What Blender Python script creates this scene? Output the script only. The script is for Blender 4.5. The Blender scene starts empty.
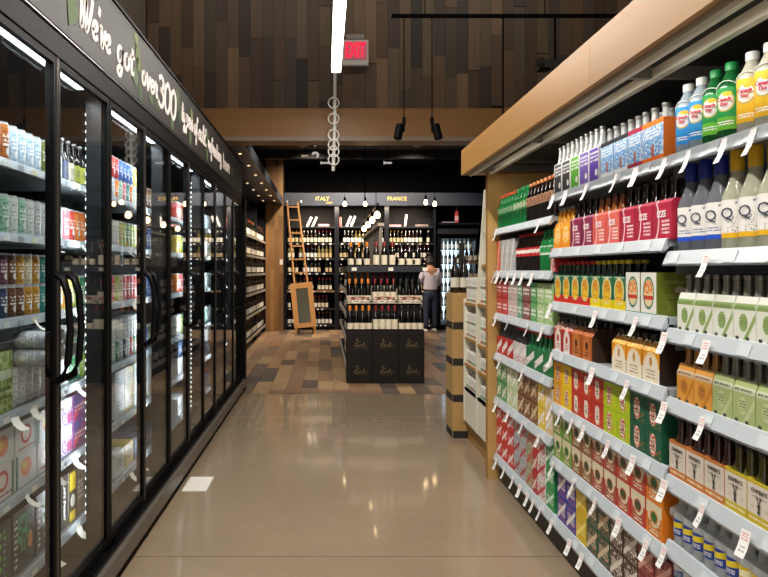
import bpy, math, random
from mathutils import Vector, Matrix
random.seed(7)
S = bpy.context.scene
COL = S.collection
R = math.radians
# ------------------------------------------------------------------ camera, world, lights, exposure
H = 1.38
cam = bpy.data.cameras.new('camera'); camo = bpy.data.objects.new('camera', cam); COL.objects.link(camo)
camo.location = (0, 0, H); camo.rotation_euler = (R(90), 0, 0)
cam.sensor_width = 36.0; cam.lens = 36.0 * 700 / 768
cam.shift_x = 59 / 768; cam.shift_y = -18.5 / 768; cam.clip_start = .05
S.camera = camo
S.view_settings.view_transform = 'Standard'; S.view_settings.look = 'None'
S.view_settings.exposure = 0.0; S.view_settings.gamma = 1.0; S.view_settings.use_curve_mapping = False
W = bpy.data.worlds.new('world'); S.world = W; W.use_nodes = True
bg = W.node_tree.nodes['Background']; bg.inputs[0].default_value = (1, .93, .85, 1); bg.inputs[1].default_value = .9
def area(name, loc, rot, sx, sy, power, col=(1, 1, 1), spread=180):
    l = bpy.data.lights.new(name, 'AREA'); l.shape = 'RECTANGLE'; l.size = sx; l.size_y = sy
    l.energy = power; l.color = col; l.spread = R(spread)
    o = bpy.data.objects.new(name, l); COL.objects.link(o); o.location = loc; o.rotation_euler = rot
    return o
def spot(name, loc, target, power, col=(1, .8, .6), ang=50, r=.03):
    l = bpy.data.lights.new(name, 'SPOT'); l.energy = power; l.color = col; l.spot_size = R(ang); l.spot_blend = .6; l.shadow_soft_size = r
    o = bpy.data.objects.new(name, l); COL.objects.link(o); o.location = loc
    o.rotation_euler = (Vector(target) - Vector(loc)).to_track_quat('-Z', 'Y').to_euler()
    return o
WARM = (1, .78, .55)
LIN_Z = 3.235
area('linear_lamp_light', (.104, 1.3, LIN_Z - .012), (0, 0, 0), .08, 10.5, 225, (1, .95, .88))
area('canopy_light', (.997, 2.75, 1.998), (0, R(-50), 0), .012, 3.6, 4.5, (1, .95, .88), 110)
for k, (y, e) in enumerate(((3.119, 6), (4.333, 10), (5.547, 10), (6.761, 9), (7.95, 8))):
    area('cooler_led_light', (-1.062, y, 1.2), (0, R(90), 0), 1.9, .025, e, (.88, .95, 1))
for y0, y1 in ((1.95, 2.95), (3.2, 4.2), (4.45, 5.4), (5.65, 6.6)):
    area('cooler_top_light', (-1.06, (y0 + y1) / 2, 2.135), (0, R(18), 0), .03, y1 - y0, 8, (.9, .96, 1))
for x in (.0, 1.6):
    area('wine_header_light', (x, 15.98, 2.842), (R(38), 0, 0), 1.4, .05, 30, WARM, 115)
for y in (12.4, 13.4, 14.4, 15.2):
    area('side_downlight', (-1.08, y, 2.838), (0, R(22), 0), .06, .06, 12, WARM, 105)
for x, y in ((-.4, 9.3), (1.8, 9.3), (-.4, 11.6), (2.0, 11.6), (-.3, 13.8), (1.9, 13.9), (.7, 14.6)):
    spot('wine_ceiling_spot', (x, y, 3.7), (x, y + .5, 0) if y < 13 else (x * .9 + .1, 16.2, 1.1), 150 if y < 13 else 260, (1, .84, .66), 110, .08)
for x in (.74, 1.12):
    spot('track_head_light', (x, 7.03, 2.7), (.72, 8.6, 1.0), 120, (1, .86, .68), 60, .04)
area('plank_wall_fill', (.5, 6.5, 5.1), (R(38), 0, 0), 4.6, .12, 24, (1, .92, .82))  # added fill light out of view, there only to brighten the upper planks

# ------------------------------------------------------------------ materials
def lin(h):
    h = h.lstrip('#'); c = [int(h[i:i + 2], 16) / 255 for i in (0, 2, 4)]
    return tuple(x / 12.92 if x <= .04045 else ((x + .055) / 1.055) ** 2.4 for x in c) + (1,)
MC = {}
def base_mat(key):
    m = bpy.data.materials.new(key); m.use_nodes = True
    nt = m.node_tree; return m, nt, nt.nodes['Principled BSDF']
def M(col, rough=.5, metal=0., emit=0., name=None, coat=0., spec=.5):
    key = name or f'{col}_{rough}_{metal}_{emit}_{coat}'
    if key in MC: return MC[key]
    m, nt, b = base_mat('paint_' + key if name is None else name)
    b.inputs['Base Color'].default_value = lin(col); b.inputs['Roughness'].default_value = rough
    b.inputs['Metallic'].default_value = metal; b.inputs['Specular IOR Level'].default_value = spec
    b.inputs['Coat Weight'].default_value = coat; b.inputs['Coat Roughness'].default_value = .08
    if emit:
        b.inputs['Emission Color'].default_value = lin(col); b.inputs['Emission Strength'].default_value = emit
    MC[key] = m; return m
def clear(col, amt, rough=.06, name=None):
    """thin clear plastic or glass: see-through with a tinted body and a gloss"""
    key = name or f'clear_{col}_{amt}'
    if key in MC: return MC[key]
    m, nt, b = base_mat(key)
    b.inputs['Base Color'].default_value = lin(col); b.inputs['Roughness'].default_value = rough
    t = nt.nodes.new('ShaderNodeBsdfTransparent'); c = lin(col)
    t.inputs[0].default_value = tuple(.55 + .45 * x for x in c[:3]) + (1,)
    mx = nt.nodes.new('ShaderNodeMixShader'); mx.inputs[0].default_value = amt
    nt.links.new(t.outputs[0], mx.inputs[1]); nt.links.new(b.outputs[0], mx.inputs[2])
    nt.links.new(mx.outputs[0], nt.nodes['Material Output'].inputs[0])
    MC[key] = m; return m
def pane_mat(name='door_glass', ior=1.5, tint=(.93, .95, .95, 1)):
    if name in MC: return MC[name]
    m, nt, b = base_mat(name); nt.nodes.remove(b)
    t = nt.nodes.new('ShaderNodeBsdfTransparent'); t.inputs[0].default_value = tint
    g = nt.nodes.new('ShaderNodeBsdfGlossy'); g.inputs['Roughness'].default_value = .015
    f = nt.nodes.new('ShaderNodeFresnel'); f.inputs[0].default_value = ior
    mx = nt.nodes.new('ShaderNodeMixShader')
    nt.links.new(f.outputs[0], mx.inputs[0]); nt.links.new(t.outputs[0], mx.inputs[1]); nt.links.new(g.outputs[0], mx.inputs[2])
    ge = nt.nodes.new('ShaderNodeNewGeometry'); ma = nt.nodes.new('ShaderNodeMath'); ma.operation = 'MULTIPLY_ADD'   # same reflectance where the light leaves the sheet
    ma.inputs[1].default_value = 1 / ior - ior; ma.inputs[2].default_value = ior
    nt.links.new(ge.outputs['Backfacing'], ma.inputs[0]); nt.links.new(ma.outputs[0], f.inputs[0])
    nt.links.new(mx.outputs[0], nt.nodes['Material Output'].inputs[0])
    MC[name] = m; return m
class N:
    """small node-tree writer"""
    def __init__(s, nt): s.nt = nt
    def new(s, t, **kw):
        n = s.nt.nodes.new(t)
        for k, v in kw.items(): setattr(n, k, v)
        return n
    def put(s, sock, v):
        if isinstance(v, bpy.types.NodeSocket): s.nt.links.new(v, sock)
        else: sock.default_value = v
    def math(s, op, a, b=0., c=0., clamp=False):
        n = s.new('ShaderNodeMath', operation=op, use_clamp=clamp)
        for i, v in enumerate((a, b, c)): s.put(n.inputs[i], v)
        return n.outputs[0]
    def mix(s, f, a, b):
        n = s.new('ShaderNodeMix', data_type='RGBA')
        s.put(n.inputs[0], f); s.put(n.inputs[6], a); s.put(n.inputs[7], b); return n.outputs[2]
    def noise(s, vec, scale, detail=2., rough=.5):
        n = s.new('ShaderNodeTexNoise'); s.put(n.inputs['Vector'], vec); n.inputs['Scale'].default_value = scale
        n.inputs['Detail'].default_value = detail; n.inputs['Roughness'].default_value = rough; return n.outputs[0]
    def mapping(s, vec, scale, loc=(0, 0, 0)):
        n = s.new('ShaderNodeMapping'); s.put(n.inputs[0], vec); n.inputs['Scale'].default_value = scale; s.put(n.inputs['Location'], loc); return n.outputs[0]
def P(name, base, layers, rough=.45, coat=.15):
    """flat print: a base colour and rect / ellipse / ring / text-row / blotch layers in the face's own 0..1 coordinates"""
    if name in MC: return MC[name]
    m, nt, b = base_mat(name); g = N(nt)
    uv = g.new('ShaderNodeUVMap').outputs[0]
    sp = g.new('ShaderNodeSeparateXYZ'); nt.links.new(uv, sp.inputs[0]); u, v = sp.outputs[0], sp.outputs[1]
    col = lin(base)
    for L in layers:
        k = L[0]
        if k == 'r':
            _, u0, v0, u1, v1, c = L
            f = g.math('MULTIPLY', g.math('COMPARE', u, (u0 + u1) / 2, (u1 - u0) / 2), g.math('COMPARE', v, (v0 + v1) / 2, (v1 - v0) / 2))
        elif k in 'eo':
            cu, cv, ru, rv = L[1:5]
            a = g.math('MULTIPLY_ADD', u, 1 / ru, -cu / ru); d = g.math('MULTIPLY_ADD', v, 1 / rv, -cv / rv)
            q = g.math('SQRT', g.math('MULTIPLY_ADD', a, a, g.math('MULTIPLY', d, d)))
            f = g.math('LESS_THAN', q, 1.) if k == 'e' else g.math('COMPARE', q, 1., L[5])
            c = L[-1]
        elif k == 't':                       # broken rows of small print
            _, u0, v0, u1, v1, rows, c = L
            box = g.math('MULTIPLY', g.math('COMPARE', u, (u0 + u1) / 2, (u1 - u0) / 2), g.math('COMPARE', v, (v0 + v1) / 2, (v1 - v0) / 2))
            fr = g.math('FRACT', g.math('MULTIPLY_ADD', v, rows / (v1 - v0), -v0 * rows / (v1 - v0)))
            row = g.math('COMPARE', fr, .5, .27)
            n = g.noise(g.mapping(uv, (34, rows / (v1 - v0), 1)), 1., 0.)
            f = g.math('MULTIPLY', g.math('MULTIPLY', box, row), g.math('GREATER_THAN', n, .42))
        elif k == 'n':                       # blotchy artwork
            _, u0, v0, u1, v1, sc, thr, c = L
            box = g.math('MULTIPLY', g.math('COMPARE', u, (u0 + u1) / 2, (u1 - u0) / 2), g.math('COMPARE', v, (v0 + v1) / 2, (v1 - v0) / 2))
            f = g.math('MULTIPLY', box, g.math('GREATER_THAN', g.noise(uv, sc * 1.8, 2.), thr))
        elif k == 'd':                       # diagonal band
            _, cu, cv, sl, hw, c = L
            f = g.math('COMPARE', g.math('MULTIPLY_ADD', u, -sl, v), cv - sl * cu, hw)
        col = g.mix(f, col, lin(c))
    if isinstance(col, tuple): b.inputs['Base Color'].default_value = col
    else: nt.links.new(col, b.inputs['Base Color'])
    b.inputs['Roughness'].default_value = rough; b.inputs['Coat Weight'].default_value = coat; b.inputs['Coat Roughness'].default_value = .15
    MC[name] = m; return m
def wood(name, cols, grain=(2, 30, 30), rough=.5, vary=True, axis='Z', strength=.35, seams=0.):
    if name in MC: return MC[name]
    m, nt, b = base_mat(name); g = N(nt)
    oc = g.new('ShaderNodeTexCoord').outputs['Object']; oi = g.new('ShaderNodeObjectInfo')
    off = g.new('ShaderNodeCombineXYZ'); rnd = oi.outputs['Random']
    for i in range(3): nt.links.new(g.math('MULTIPLY', rnd, 37. + 11 * i), off.inputs[i])
    sc = {'X': (grain[0], grain[1], grain[1]), 'Y': (grain[1], grain[0], grain[1]), 'Z': (grain[1], grain[1], grain[0])}[axis]
    n1 = g.noise(g.mapping(oc, sc, off.outputs[0]), 1., 4., .6)
    n2 = g.noise(g.mapping(oc, tuple(s * .25 for s in sc), off.outputs[0]), 1., 2.)
    rp = g.new('ShaderNodeValToRGB'); rp.color_ramp.interpolation = 'LINEAR'
    e = rp.color_ramp.elements
    while len(e) < len(cols): e.new(.5)
    for i, c in enumerate(cols): e[i].position = i / max(1, len(cols) - 1); e[i].color = lin(c)
    nt.links.new(rnd if vary else n2, rp.inputs[0])
    k = g.math('MULTIPLY_ADD', g.math('ADD', g.math('MULTIPLY', n1, .65), g.math('MULTIPLY', n2, .35)), 2 * strength, 1 - strength)
    mm = g.new('ShaderNodeMix', data_type='RGBA', blend_type='MULTIPLY'); mm.inputs[0].default_value = 1
    cb = g.new('ShaderNodeCombineColor')
    for i in range(3): nt.links.new(k, cb.inputs[i])
    nt.links.new(rp.outputs[0], mm.inputs[6]); nt.links.new(cb.outputs[0], mm.inputs[7])
    nt.links.new(mm.outputs[2], b.inputs['Base Color']); b.inputs['Roughness'].default_value = rough
    bp = g.new('ShaderNodeBump'); bp.inputs['Strength'].default_value = .12; nt.links.new(n1, bp.inputs['Height']); nt.links.new(bp.outputs[0], b.inputs['Normal'])
    MC[name] = m; return m
def concrete():
    m, nt, b = base_mat('polished_concrete'); g = N(nt)
    oc = g.new('ShaderNodeTexCoord').outputs['Object']
    n1 = g.noise(g.mapping(oc, (1, 1, 1)), 1.3, 5., .6); n2 = g.noise(oc, 60., 3.); n3 = g.noise(oc, 7., 4., .7)
    c = g.mix(n1, lin('#86745f'), lin('#a08c74'))
    c = g.mix(g.math('MULTIPLY', g.math('GREATER_THAN', n2, .62), .25), c, lin('#685844'))
    c = g.mix(g.math('MULTIPLY', n3, .35), c, lin('#8d7f6c'))
    nt.links.new(c, b.inputs['Base Color'])
    nt.links.new(g.math('MULTIPLY_ADD', n3, .2, .12), b.inputs['Roughness'])
    b.inputs['Coat Weight'].default_value = .5; b.inputs['Coat Roughness'].default_value = .06
    return m
BLACK = M('#09090a', .5, spec=.08, name='matt_black'); BLK_GLOSS = M('#060607', .3, spec=.12, name='satin_black'); DARK = M('#1b1b1d', .5); NAVY = M('#10141d', .45)
STEEL = M('#b9bdc0', .3, .9); RAIL = M('#c2cad0', .36, .2, name='price_rail_grey'); SHELFW = M('#a9b2b8', .45, .15)
WHITE = M('#e8e6e0', .5); PAPER = M('#eeeeea', .6); OAK = wood('oak_veneer', ['#8c6430', '#9e733a', '#936a34'], (1.2, 26, 26), .42, False, 'Y', .22)
OAKX = wood('oak_veneer_x', ['#835a2e', '#936837', '#895f32'], (1.2, 26, 26), .45, False, 'X', .22)
OAKZ = wood('oak_veneer_z', ['#b28a4e', '#c0985a', '#b8904f'], (1.2, 26, 26), .45, False, 'Z', .2)

# ------------------------------------------------------------------ mesh builder
class MB:
    def __init__(s): s.v = []; s.f = []; s.m = []; s.uv = []
    def face(s, pts, mi=0, uv=None):
        b = len(s.v); s.v += [tuple(p) for p in pts]; s.f.append(tuple(range(b, b + len(pts)))); s.m.append(mi)
        s.uv.append(uv or [(.5, .5)] * len(pts)); return s
    def box(s, x0, y0, z0, x1, y1, z1, mi=0, front=None, sides=None, top=None):
        U = [(0, 0), (1, 0), (1, 1), (0, 1)]
        f = mi if front is None else front; sd = mi if sides is None else sides; tp = mi if top is None else top
        s.face([(x0, y0, z0), (x1, y0, z0), (x1, y0, z1), (x0, y0, z1)], f, U)
        s.face([(x1, y1, z0), (x0, y1, z0), (x0, y1, z1), (x1, y1, z1)], f, U)
        s.face([(x1, y0, z0), (x1, y1, z0), (x1, y1, z1), (x1, y0, z1)], sd, U)
        s.face([(x0, y1, z0), (x0, y0, z0), (x0, y0, z1), (x0, y1, z1)], sd, U)
        s.face([(x0, y0, z1), (x1, y0, z1), (x1, y1, z1), (x0, y1, z1)], tp, U)
        s.face([(x0, y1, z0), (x1, y1, z0), (x1, y0, z0), (x0, y0, z0)], mi, U); return s
    def extrude(s, poly, y0, y1, mi=0, axis='Y'):
        """closed 2-D profile run along an axis"""
        def q(a, b, t): return {'Y': (a, t, b), 'X': (t, a, b), 'Z': (a, b, t)}[axis]
        n = len(poly)
        for i in range(n):
            a, b = poly[i], poly[(i + 1) % n]
            s.face([q(*a, y0), q(*b, y0), q(*b, y1), q(*a, y1)], mi, [(0, 0), (1, 0), (1, 1), (0, 1)])
        s.face([q(*p, y0) for p in reversed(poly)], mi); s.face([q(*p, y1) for p in poly], mi); return s
    def lathe(s, prof, seg=16, mi=0, cx=0., cy=0., cz=0.):
        """profile of (r, z[, material]) revolved about z; u runs round with the front (-y) at .5, v up"""
        zs = [p[1] for p in prof]; z0, z1 = min(zs), max(zs); dz = max(1e-6, z1 - z0)
        def pt(r, z, i):
            a = 2 * math.pi * i / seg + math.pi / 2; return (cx + r * math.cos(a), cy + r * math.sin(a), cz + z)
        for j in range(len(prof) - 1):
            (r0, a0), (r1, a1) = prof[j][:2], prof[j + 1][:2]; k = prof[j + 1][2] if len(prof[j + 1]) > 2 else mi
            for i in range(seg):
                u0, u1 = i / seg, (i + 1) / seg; v0, v1 = (a0 - z0) / dz, (a1 - z0) / dz
                if r0 < 1e-6 and r1 < 1e-6: continue
                if r0 < 1e-6: s.face([pt(0, a0, 0), pt(r1, a1, i + 1), pt(r1, a1, i)][::-1], k, [(u0, v1), (u1, v1), (u0, v0)])
                elif r1 < 1e-6: s.face([pt(r0, a0, i), pt(r0, a0, i + 1), pt(0, a1, 0)], k, [(u0, v0), (u1, v0), (u0, v1)])
                else: s.face([pt(r0, a0, i), pt(r0, a0, i + 1), pt(r1, a1, i + 1), pt(r1, a1, i)], k, [(u0, v0), (u1, v0), (u1, v1), (u0, v1)])
        return s
    def wrap(s, r, z0, z1, half=80, seg=8, mi=0, th=.0006, r1=None):
        """a paper label round the front (-y) of a bottle"""
        r1 = r if r1 is None else r1
        def pt(rr, t, z):
            a = R(-90 - half + 2 * half * t); return (rr * math.cos(a), rr * math.sin(a), z)
        for i in range(seg):
            t0, t1 = i / seg, (i + 1) / seg
            s.face([pt(r + th, t0, z0), pt(r + th, t1, z0), pt(r1 + th, t1, z1), pt(r1 + th, t0, z1)], mi, [(t0, 0), (t1, 0), (t1, 1), (t0, 1)])
        return s
    def tube(s, pts, r, seg=8, mi=0, closed=False):
        pts = [Vector(p) for p in pts]; n = len(pts); rings = []
        rs = r if isinstance(r, (list, tuple)) else [r] * n
        for i, p in enumerate(pts):
            if closed: d = pts[(i + 1) % n] - pts[i - 1]
            else: d = pts[min(i + 1, n - 1)] - pts[max(i - 1, 0)]
            d.normalize(); up = Vector((0, 0, 1)) if abs(d.z) < .9 else Vector((1, 0, 0))
            a = d.cross(up).normalized(); b = a.cross(d).normalized()
            rings.append([p + rs[i] * (math.cos(2 * math.pi * k / seg) * a + math.sin(2 * math.pi * k / seg) * b) for k in range(seg)])
        for i in range(n if closed else n - 1):
            A, B = rings[i], rings[(i + 1) % n]
            for k in range(seg): s.face([A[k], B[k], B[(k + 1) % seg], A[(k + 1) % seg]], mi)
        if not closed: s.face(rings[0], mi); s.face(rings[-1][::-1], mi)
        return s
    def poly(s, pts, y0, y1, mi=0):
        return s.extrude(pts, y0, y1, mi, 'Y')
    def move(s, M4):
        s.v = [tuple(M4 @ Vector(p)) for p in s.v]; return s
    def mesh(s, name, mats, smooth=None):
        me = bpy.data.meshes.new(name); me.from_pydata(s.v, [], s.f)
        for m in (mats if isinstance(mats, (list, tuple)) else [mats]): me.materials.append(m)
        me.polygons.foreach_set('material_index', s.m)
        ul = me.uv_layers.new(name='UVMap'); flat = [c for f in s.uv for p in f for c in p]; ul.data.foreach_set('uv', flat)
        import bmesh
        bm = bmesh.new(); bm.from_mesh(me); bmesh.ops.remove_doubles(bm, verts=bm.verts, dist=1e-5)
        bmesh.ops.recalc_face_normals(bm, faces=bm.faces) if smooth is not None or True else None
        bm.to_mesh(me); bm.free()
        if smooth is not None:
            me.polygons.foreach_set('use_smooth', [True] * len(me.polygons)); me.set_sharp_from_angle(angle=R(smooth))
        me.update(); return me
def ob(name, mesh, parent=None, loc=(0, 0, 0), rz=0., rot=None):
    o = bpy.data.objects.new(name, mesh); COL.objects.link(o); o.location = loc
    o.rotation_euler = rot if rot else (0, 0, rz)
    if parent: o.parent = parent
    return o
def tag(o, label, cat, group=None):
    o['label'] = label; o['category'] = cat
    if group: o['group'] = group
    return o
def thing(name, label, cat, loc=(0, 0, 0), rz=0., group=None): return tag(ob(name, None, None, loc, rz), label, cat, group)
def struct(o): o['kind'] = 'structure'; return o
def bx(name, dims, mat, parent=None, **kw):
    return ob(name, MB().box(*dims).mesh(name, mat), parent, **kw)
def chamfer(w, d, h, c=.004, z0=0.):
    """carton body: footprint with chamfered corners; material 0 front/back, 1 sides, 2 top"""
    b = MB(); x, y = w / 2, d / 2
    P8 = [(-x + c, -y), (x - c, -y), (x, -y + c), (x, y - c), (x - c, y), (-x + c, y), (-x, y - c), (-x, -y + c)]
    for i in range(8):
        a, e = P8[i], P8[(i + 1) % 8]; k = 0 if i in (0, 4) else 1
        b.face([(*a, z0), (*e, z0), (*e, z0 + h), (*a, z0 + h)], k, [(0, 0), (1, 0), (1, 1), (0, 1)] if i % 2 == 0 else None)
    b.face([(*p, z0 + h) for p in P8], 2); b.face([(*p, z0) for p in reversed(P8)], 2); return b
# a product kind: its own mesh and its parts (name, mesh, offset, sub-parts)
def place(pr, loc, rz, label, group=None, rot=None):
    o = ob(pr['name'], pr['mesh'], None, loc, rz, rot); tag(o, label, pr['cat'], group)
    for p in pr.get('parts', ()):
        c = ob(p[0], p[1], o, p[2])
        for q in (p[3] if len(p) > 3 else ()): ob(q[0], q[1], c, q[2])
    return o
def text_mesh(s, size, mat, extrude=.0006, shear=0., space=1., bold=0.):
    cu = bpy.data.curves.new('lettering', 'FONT'); cu.body = s; cu.size = size; cu.align_x = 'CENTER'; cu.align_y = 'CENTER'
    cu.extrude = extrude; cu.shear = shear; cu.space_character = space; cu.offset = bold; cu.resolution_u = 2
    o = bpy.data.objects.new('lettering', cu); COL.objects.link(o)
    bpy.context.view_layer.update()
    me = bpy.data.meshes.new_from_object(o.evaluated_get(bpy.context.evaluated_depsgraph_get()))
    bpy.data.objects.remove(o); bpy.data.curves.remove(cu)
    me.transform(Matrix(((1, 0, 0, 0), (0, 0, -1, 0), (0, 1, 0, 0), (0, 0, 0, 1))))
    me.materials.clear(); me.materials.append(mat); return me

# ================================================================== the room shell
CONC = concrete()
fl = struct(ob('floor', MB().box(-2.2, -3.0, -.12, 3.4, 7.79, -.012).mesh('floor', M('#3a332b', .8))))
ys = [-3.0, .17, 3.37, 6.57, 7.775]
for a, b in zip(ys, ys[1:]):
    bx('concrete_slab', (-2.2, a + .0035, -.012, 3.4, b - .0035, 0), CONC, fl)
bx('threshold_strip', (-1.4, 7.776, -.012, 3.4, 7.79, .002), M('#8d857a', .35, .7), fl)
fw = struct(ob('floor_wine_area', MB().box(-1.75, 7.79, -.12, 4.2, 17.2, -.010).mesh('floor_wine', M('#3b2f26', .8))))
PLK = wood('floor_plank_wood', ['#755a47', '#8c7056', '#4a4543', '#9d8364', '#7b6352', '#413f40', '#a58b69', '#826852', '#544e4a'], (2.5, 22, 22), .42, True, 'Y', .3)
pw = .185
plank_meshes = {}
x = -1.75; k = 0
while x < 3.95:
    y = 7.79 - random.random() * .9
    while y < 16.9:
        ln = random.choice((.9, .9, 1.2, .6)); a, b = max(y, 7.792), min(y + ln, 17.1)
        if b - a > .05:
            key = round(b - a, 2)
            if key not in plank_meshes: plank_meshes[key] = MB().box(.0015, .0015, -.010, pw - .0015, key - .0015, 0).mesh('plank', PLK)
            ob('plank', plank_meshes[key], fw, (x, a, 0))
        y += ln
    x += pw
# upper plank wall over the passage, its beam and the dark wine room behind
wu = struct(ob('wall_upper', MB().box(-2.0, 7.83, 3.183, 3.45, 8.1, 5.2).mesh('wall_upper', M('#191310', .8))))
WPK = wood('reclaimed_plank', ['#594331', '#392b22', '#6d5239', '#2c231e', '#53463a', '#806346', '#41332a', '#625039', '#342a24'], (2.2, 30, 30), .6, True, 'Z', .4)
pm = {}
x = -1.985; cw = .128
while x < 3.4:
    z = 3.185 - random.random() * .5
    while z < 4.9:
        ln = random.choice((.45, .62, .8, 1.0)); a, b = max(z, 3.185), min(z + ln, 4.95); t = random.choice((.012, .016, .02))
        if b - a > .04:
            key = (round(b - a, 2), t)
            if key not in pm: pm[key] = MB().box(.001, -t, .001, cw - .001, 0, key[0] - .001).mesh('plank', WPK)
            ob('plank', pm[key], wu, (x, 7.83, a))
        z += ln
    x += cw
tr = struct(ob('trim_1', MB().box(-2.0, 7.79, 2.818, 3.45, 8.1, 3.18).mesh('beam', OAKX)))
bx('beam_lip', (-2.0, 7.775, 2.816, 3.45, 7.79, 2.86), M('#8a7a66', .45), tr)
struct(ob('wall_left', MB().box(-2.12, -3.0, 0, -2.0, 7.83, 5.2).mesh('wall_left', M('#7c7268', .7))))
struct(ob('wall_right', MB().box(3.4, -3.0, 0, 3.5, 8.1, 5.2).mesh('wall_right', M('#3a3632', .7))))
struct(ob('ceiling', MB().box(-2.12, -3.0, 5.2, 3.5, 8.1, 5.3).mesh('ceiling', M('#4a4541', .8))))
CW = M('#0b0b0d', .7)
cwn = struct(ob('ceiling_wine_area', MB().box(-1.9, 8.1, 3.9, 4.3, 17.3, 4.0).mesh('ceiling_wine', CW)))
for y in (9.2, 10.6, 12.0, 13.4, 14.8):
    bx('ceiling_duct', (-1.9, y, 3.74, 4.3, y + .16, 3.9), M('#101013', .5), cwn)
struct(ob('wall_back', MB().box(-1.9, 17.0, 0, 4.3, 17.2, 3.9).mesh('wall_back', M('#060607', .8, spec=.1))))
struct(ob('wall_wine_left', MB().box(-1.9, 8.2, 0, -1.8, 17.0, 3.9).mesh('wall_wl', M('#121114', .7))))
struct(ob('wall_wine_right', MB().box(4.2, 8.1, 0, 4.3, 17.0, 3.9).mesh('wall_wr', M('#121114', .7))))
struct(ob('wall_partition', MB().box(-2.0, 8.1, 0, -1.9, 8.3, 3.9).mesh('wall_p', CW)))

# ------------------------------------------------------------------ overhead fittings of the aisle
lt = thing('linear_lamp', 'long glowing white linear tube lamp hung along the ceiling of the aisle', 'lamp', (.104, 1.3, LIN_Z))
bx('diffuser', (-.043, -5.25, -.008, .043, 5.25, .05), M('#fff6ea', .4, 0, 9., name='lamp_glow'), lt)
bx('housing', (-.045, -5.25, .05, .045, 5.25, .075), M('#c9c6c0', .4, .5), lt)
for y in (-3.5, 0, 3.5, 4.9):
    ob('hanger', MB().tube([(0, y, .07), (0, y, 1.96)], .004, 6).mesh('hanger', STEEL), lt)
# ringed white drop pole in front of the beam
dp = thing('drop_pole', 'slim white pole strung with round rings hanging before the wood beam', 'pendant', (.09, 7.35, 0))
ob('pole', MB().tube([(0.02, 0, 5.2), (.012, 0, 2.9), (-.005, 0, 2.42)], .018, 10).mesh('pole', M('#d9d6cf', .4)), dp)
for z in (3.13, 2.965, 2.795, 2.69, 2.62, 2.535):
    t = random.uniform(-.3, .3)
    ring = [(.055 * math.cos(a), .028 * math.sin(t) * math.cos(a) - .02, z + .055 * math.sin(a)) for a in [2 * math.pi * i / 20 for i in range(20)]]
    ob('ring', MB().tube(ring, .008, 6, closed=True).mesh('ring', M('#dedbd4', .4)), dp)
# exit sign
ex = thing('exit_sign', 'red lit EXIT sign in a pale housing on the plank wall', 'exit sign', (.335, 7.8, 3.79))
bx('housing', (-.145, -.06, -.14, .145, -.0, .135), M('#b8b2aa', .5, 0, .12, name='exit_housing'), ex)
bx('face_panel', (-.128, -.066, -.085, .128, -.06, .115), M('#c8687a', .4, 0, .2, name='exit_face'), ex)
bx('bracket', (-.1, -.05, .15, .1, 0, .2), M('#8b8680', .5), ex)
exm = text_mesh('EXIT', .24, M('#ff1438', .4, 0, 1.6, name='exit_red'), .003, bold=.004); exm.transform(Matrix.Diagonal((.45, 1, .95, 1))); ob('lettering', exm, ex, (0, -.069, .015))
# track light
tk = thing('track_rail', 'thin black horizontal track rail hanging high across the plank wall', 'track')
bx('rail', (.66, 6.98, 3.905, 3.2, 7.02, 3.935), BLACK, tk)
bx('end_cap', (.655, 6.985, 3.91, .70, 7.015, 3.932), M('#c8c8c8', .4), tk)
for x in (1.0, 2.2):
    ob('suspension_rod', MB().tube([(x, 7, 3.93), (x, 7, 5.2)], .006, 6).mesh('rod', BLACK), tk)
def track_head(xs, lean, label):
    t = thing('track_spotlight', label, 'spotlight', (xs, 7.0, 0), 0, 'black spotlights dropped from the track')
    ob('stem', MB().tube([(0, 0, 3.905), (0, 0, 2.9)], .006, 6).mesh('stem', BLACK), t)
    ob('swivel', MB().lathe([(0, 0), (.016, 0), (.02, .04), (.016, .08), (0, .085)], 10).mesh('swivel', BLACK, 30), t, (0, 0, 2.83))
    ob('yoke', MB().box(-.008, -.012, -.09, .008, .012, 0).mesh('yoke', BLACK), t, (0, 0, 2.85))
    h = MB().lathe([(0, -.08), (.036, -.08), (.042, -.075), (.042, .065), (.034, .075), (0, .075)], 16).mesh('head', BLACK, 30)
    ob('lamp_head', h, t, (-.05 * lean, 0, 2.765), rot=(R(-10), R(12) * lean, 0))
track_head(.79, 1, 'black cylinder spotlight on the track, the one nearer the ringed pole')
track_head(1.07, -1, 'black cylinder spotlight on the track, the one nearer the oak canopy')
tz = thing('hanging_socket', 'bare thin black rod dropping from the track rail behind the oak canopy', 'rod', (1.78, 7.0, 0))
ob('rod', MB().tube([(0, 0, 3.905), (0, 0, 2.7)], .009, 6).mesh('rod', BLACK), tz)
ob('socket', MB().lathe([(0, 0), (.03, 0), (.03, .08), (0, .1)], 10).mesh('socket', BLACK, 30), tz, (0, 0, 2.62))
cmr = thing('projector_lamp', 'small dark box lamp on a rod above the oak canopy', 'lamp', (2.3, 7.0, 3.42))
bx('lamp_body', (-.12, -.06, -.03, .16, .06, .05), M('#3a3836', .5), cmr)
bx('lamp_lip', (-.17, -.05, .0, -.12, .05, .07), M('#2c2a29', .5), cmr)
bx('lens', (-.165, -.05, -.05, -.07, .05, -.03), BLACK, cmr)
ob('rod', MB().tube([(.0, 0, .05), (.0, 0, .49)], .012, 6).mesh('rod', BLACK), cmr)

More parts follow.
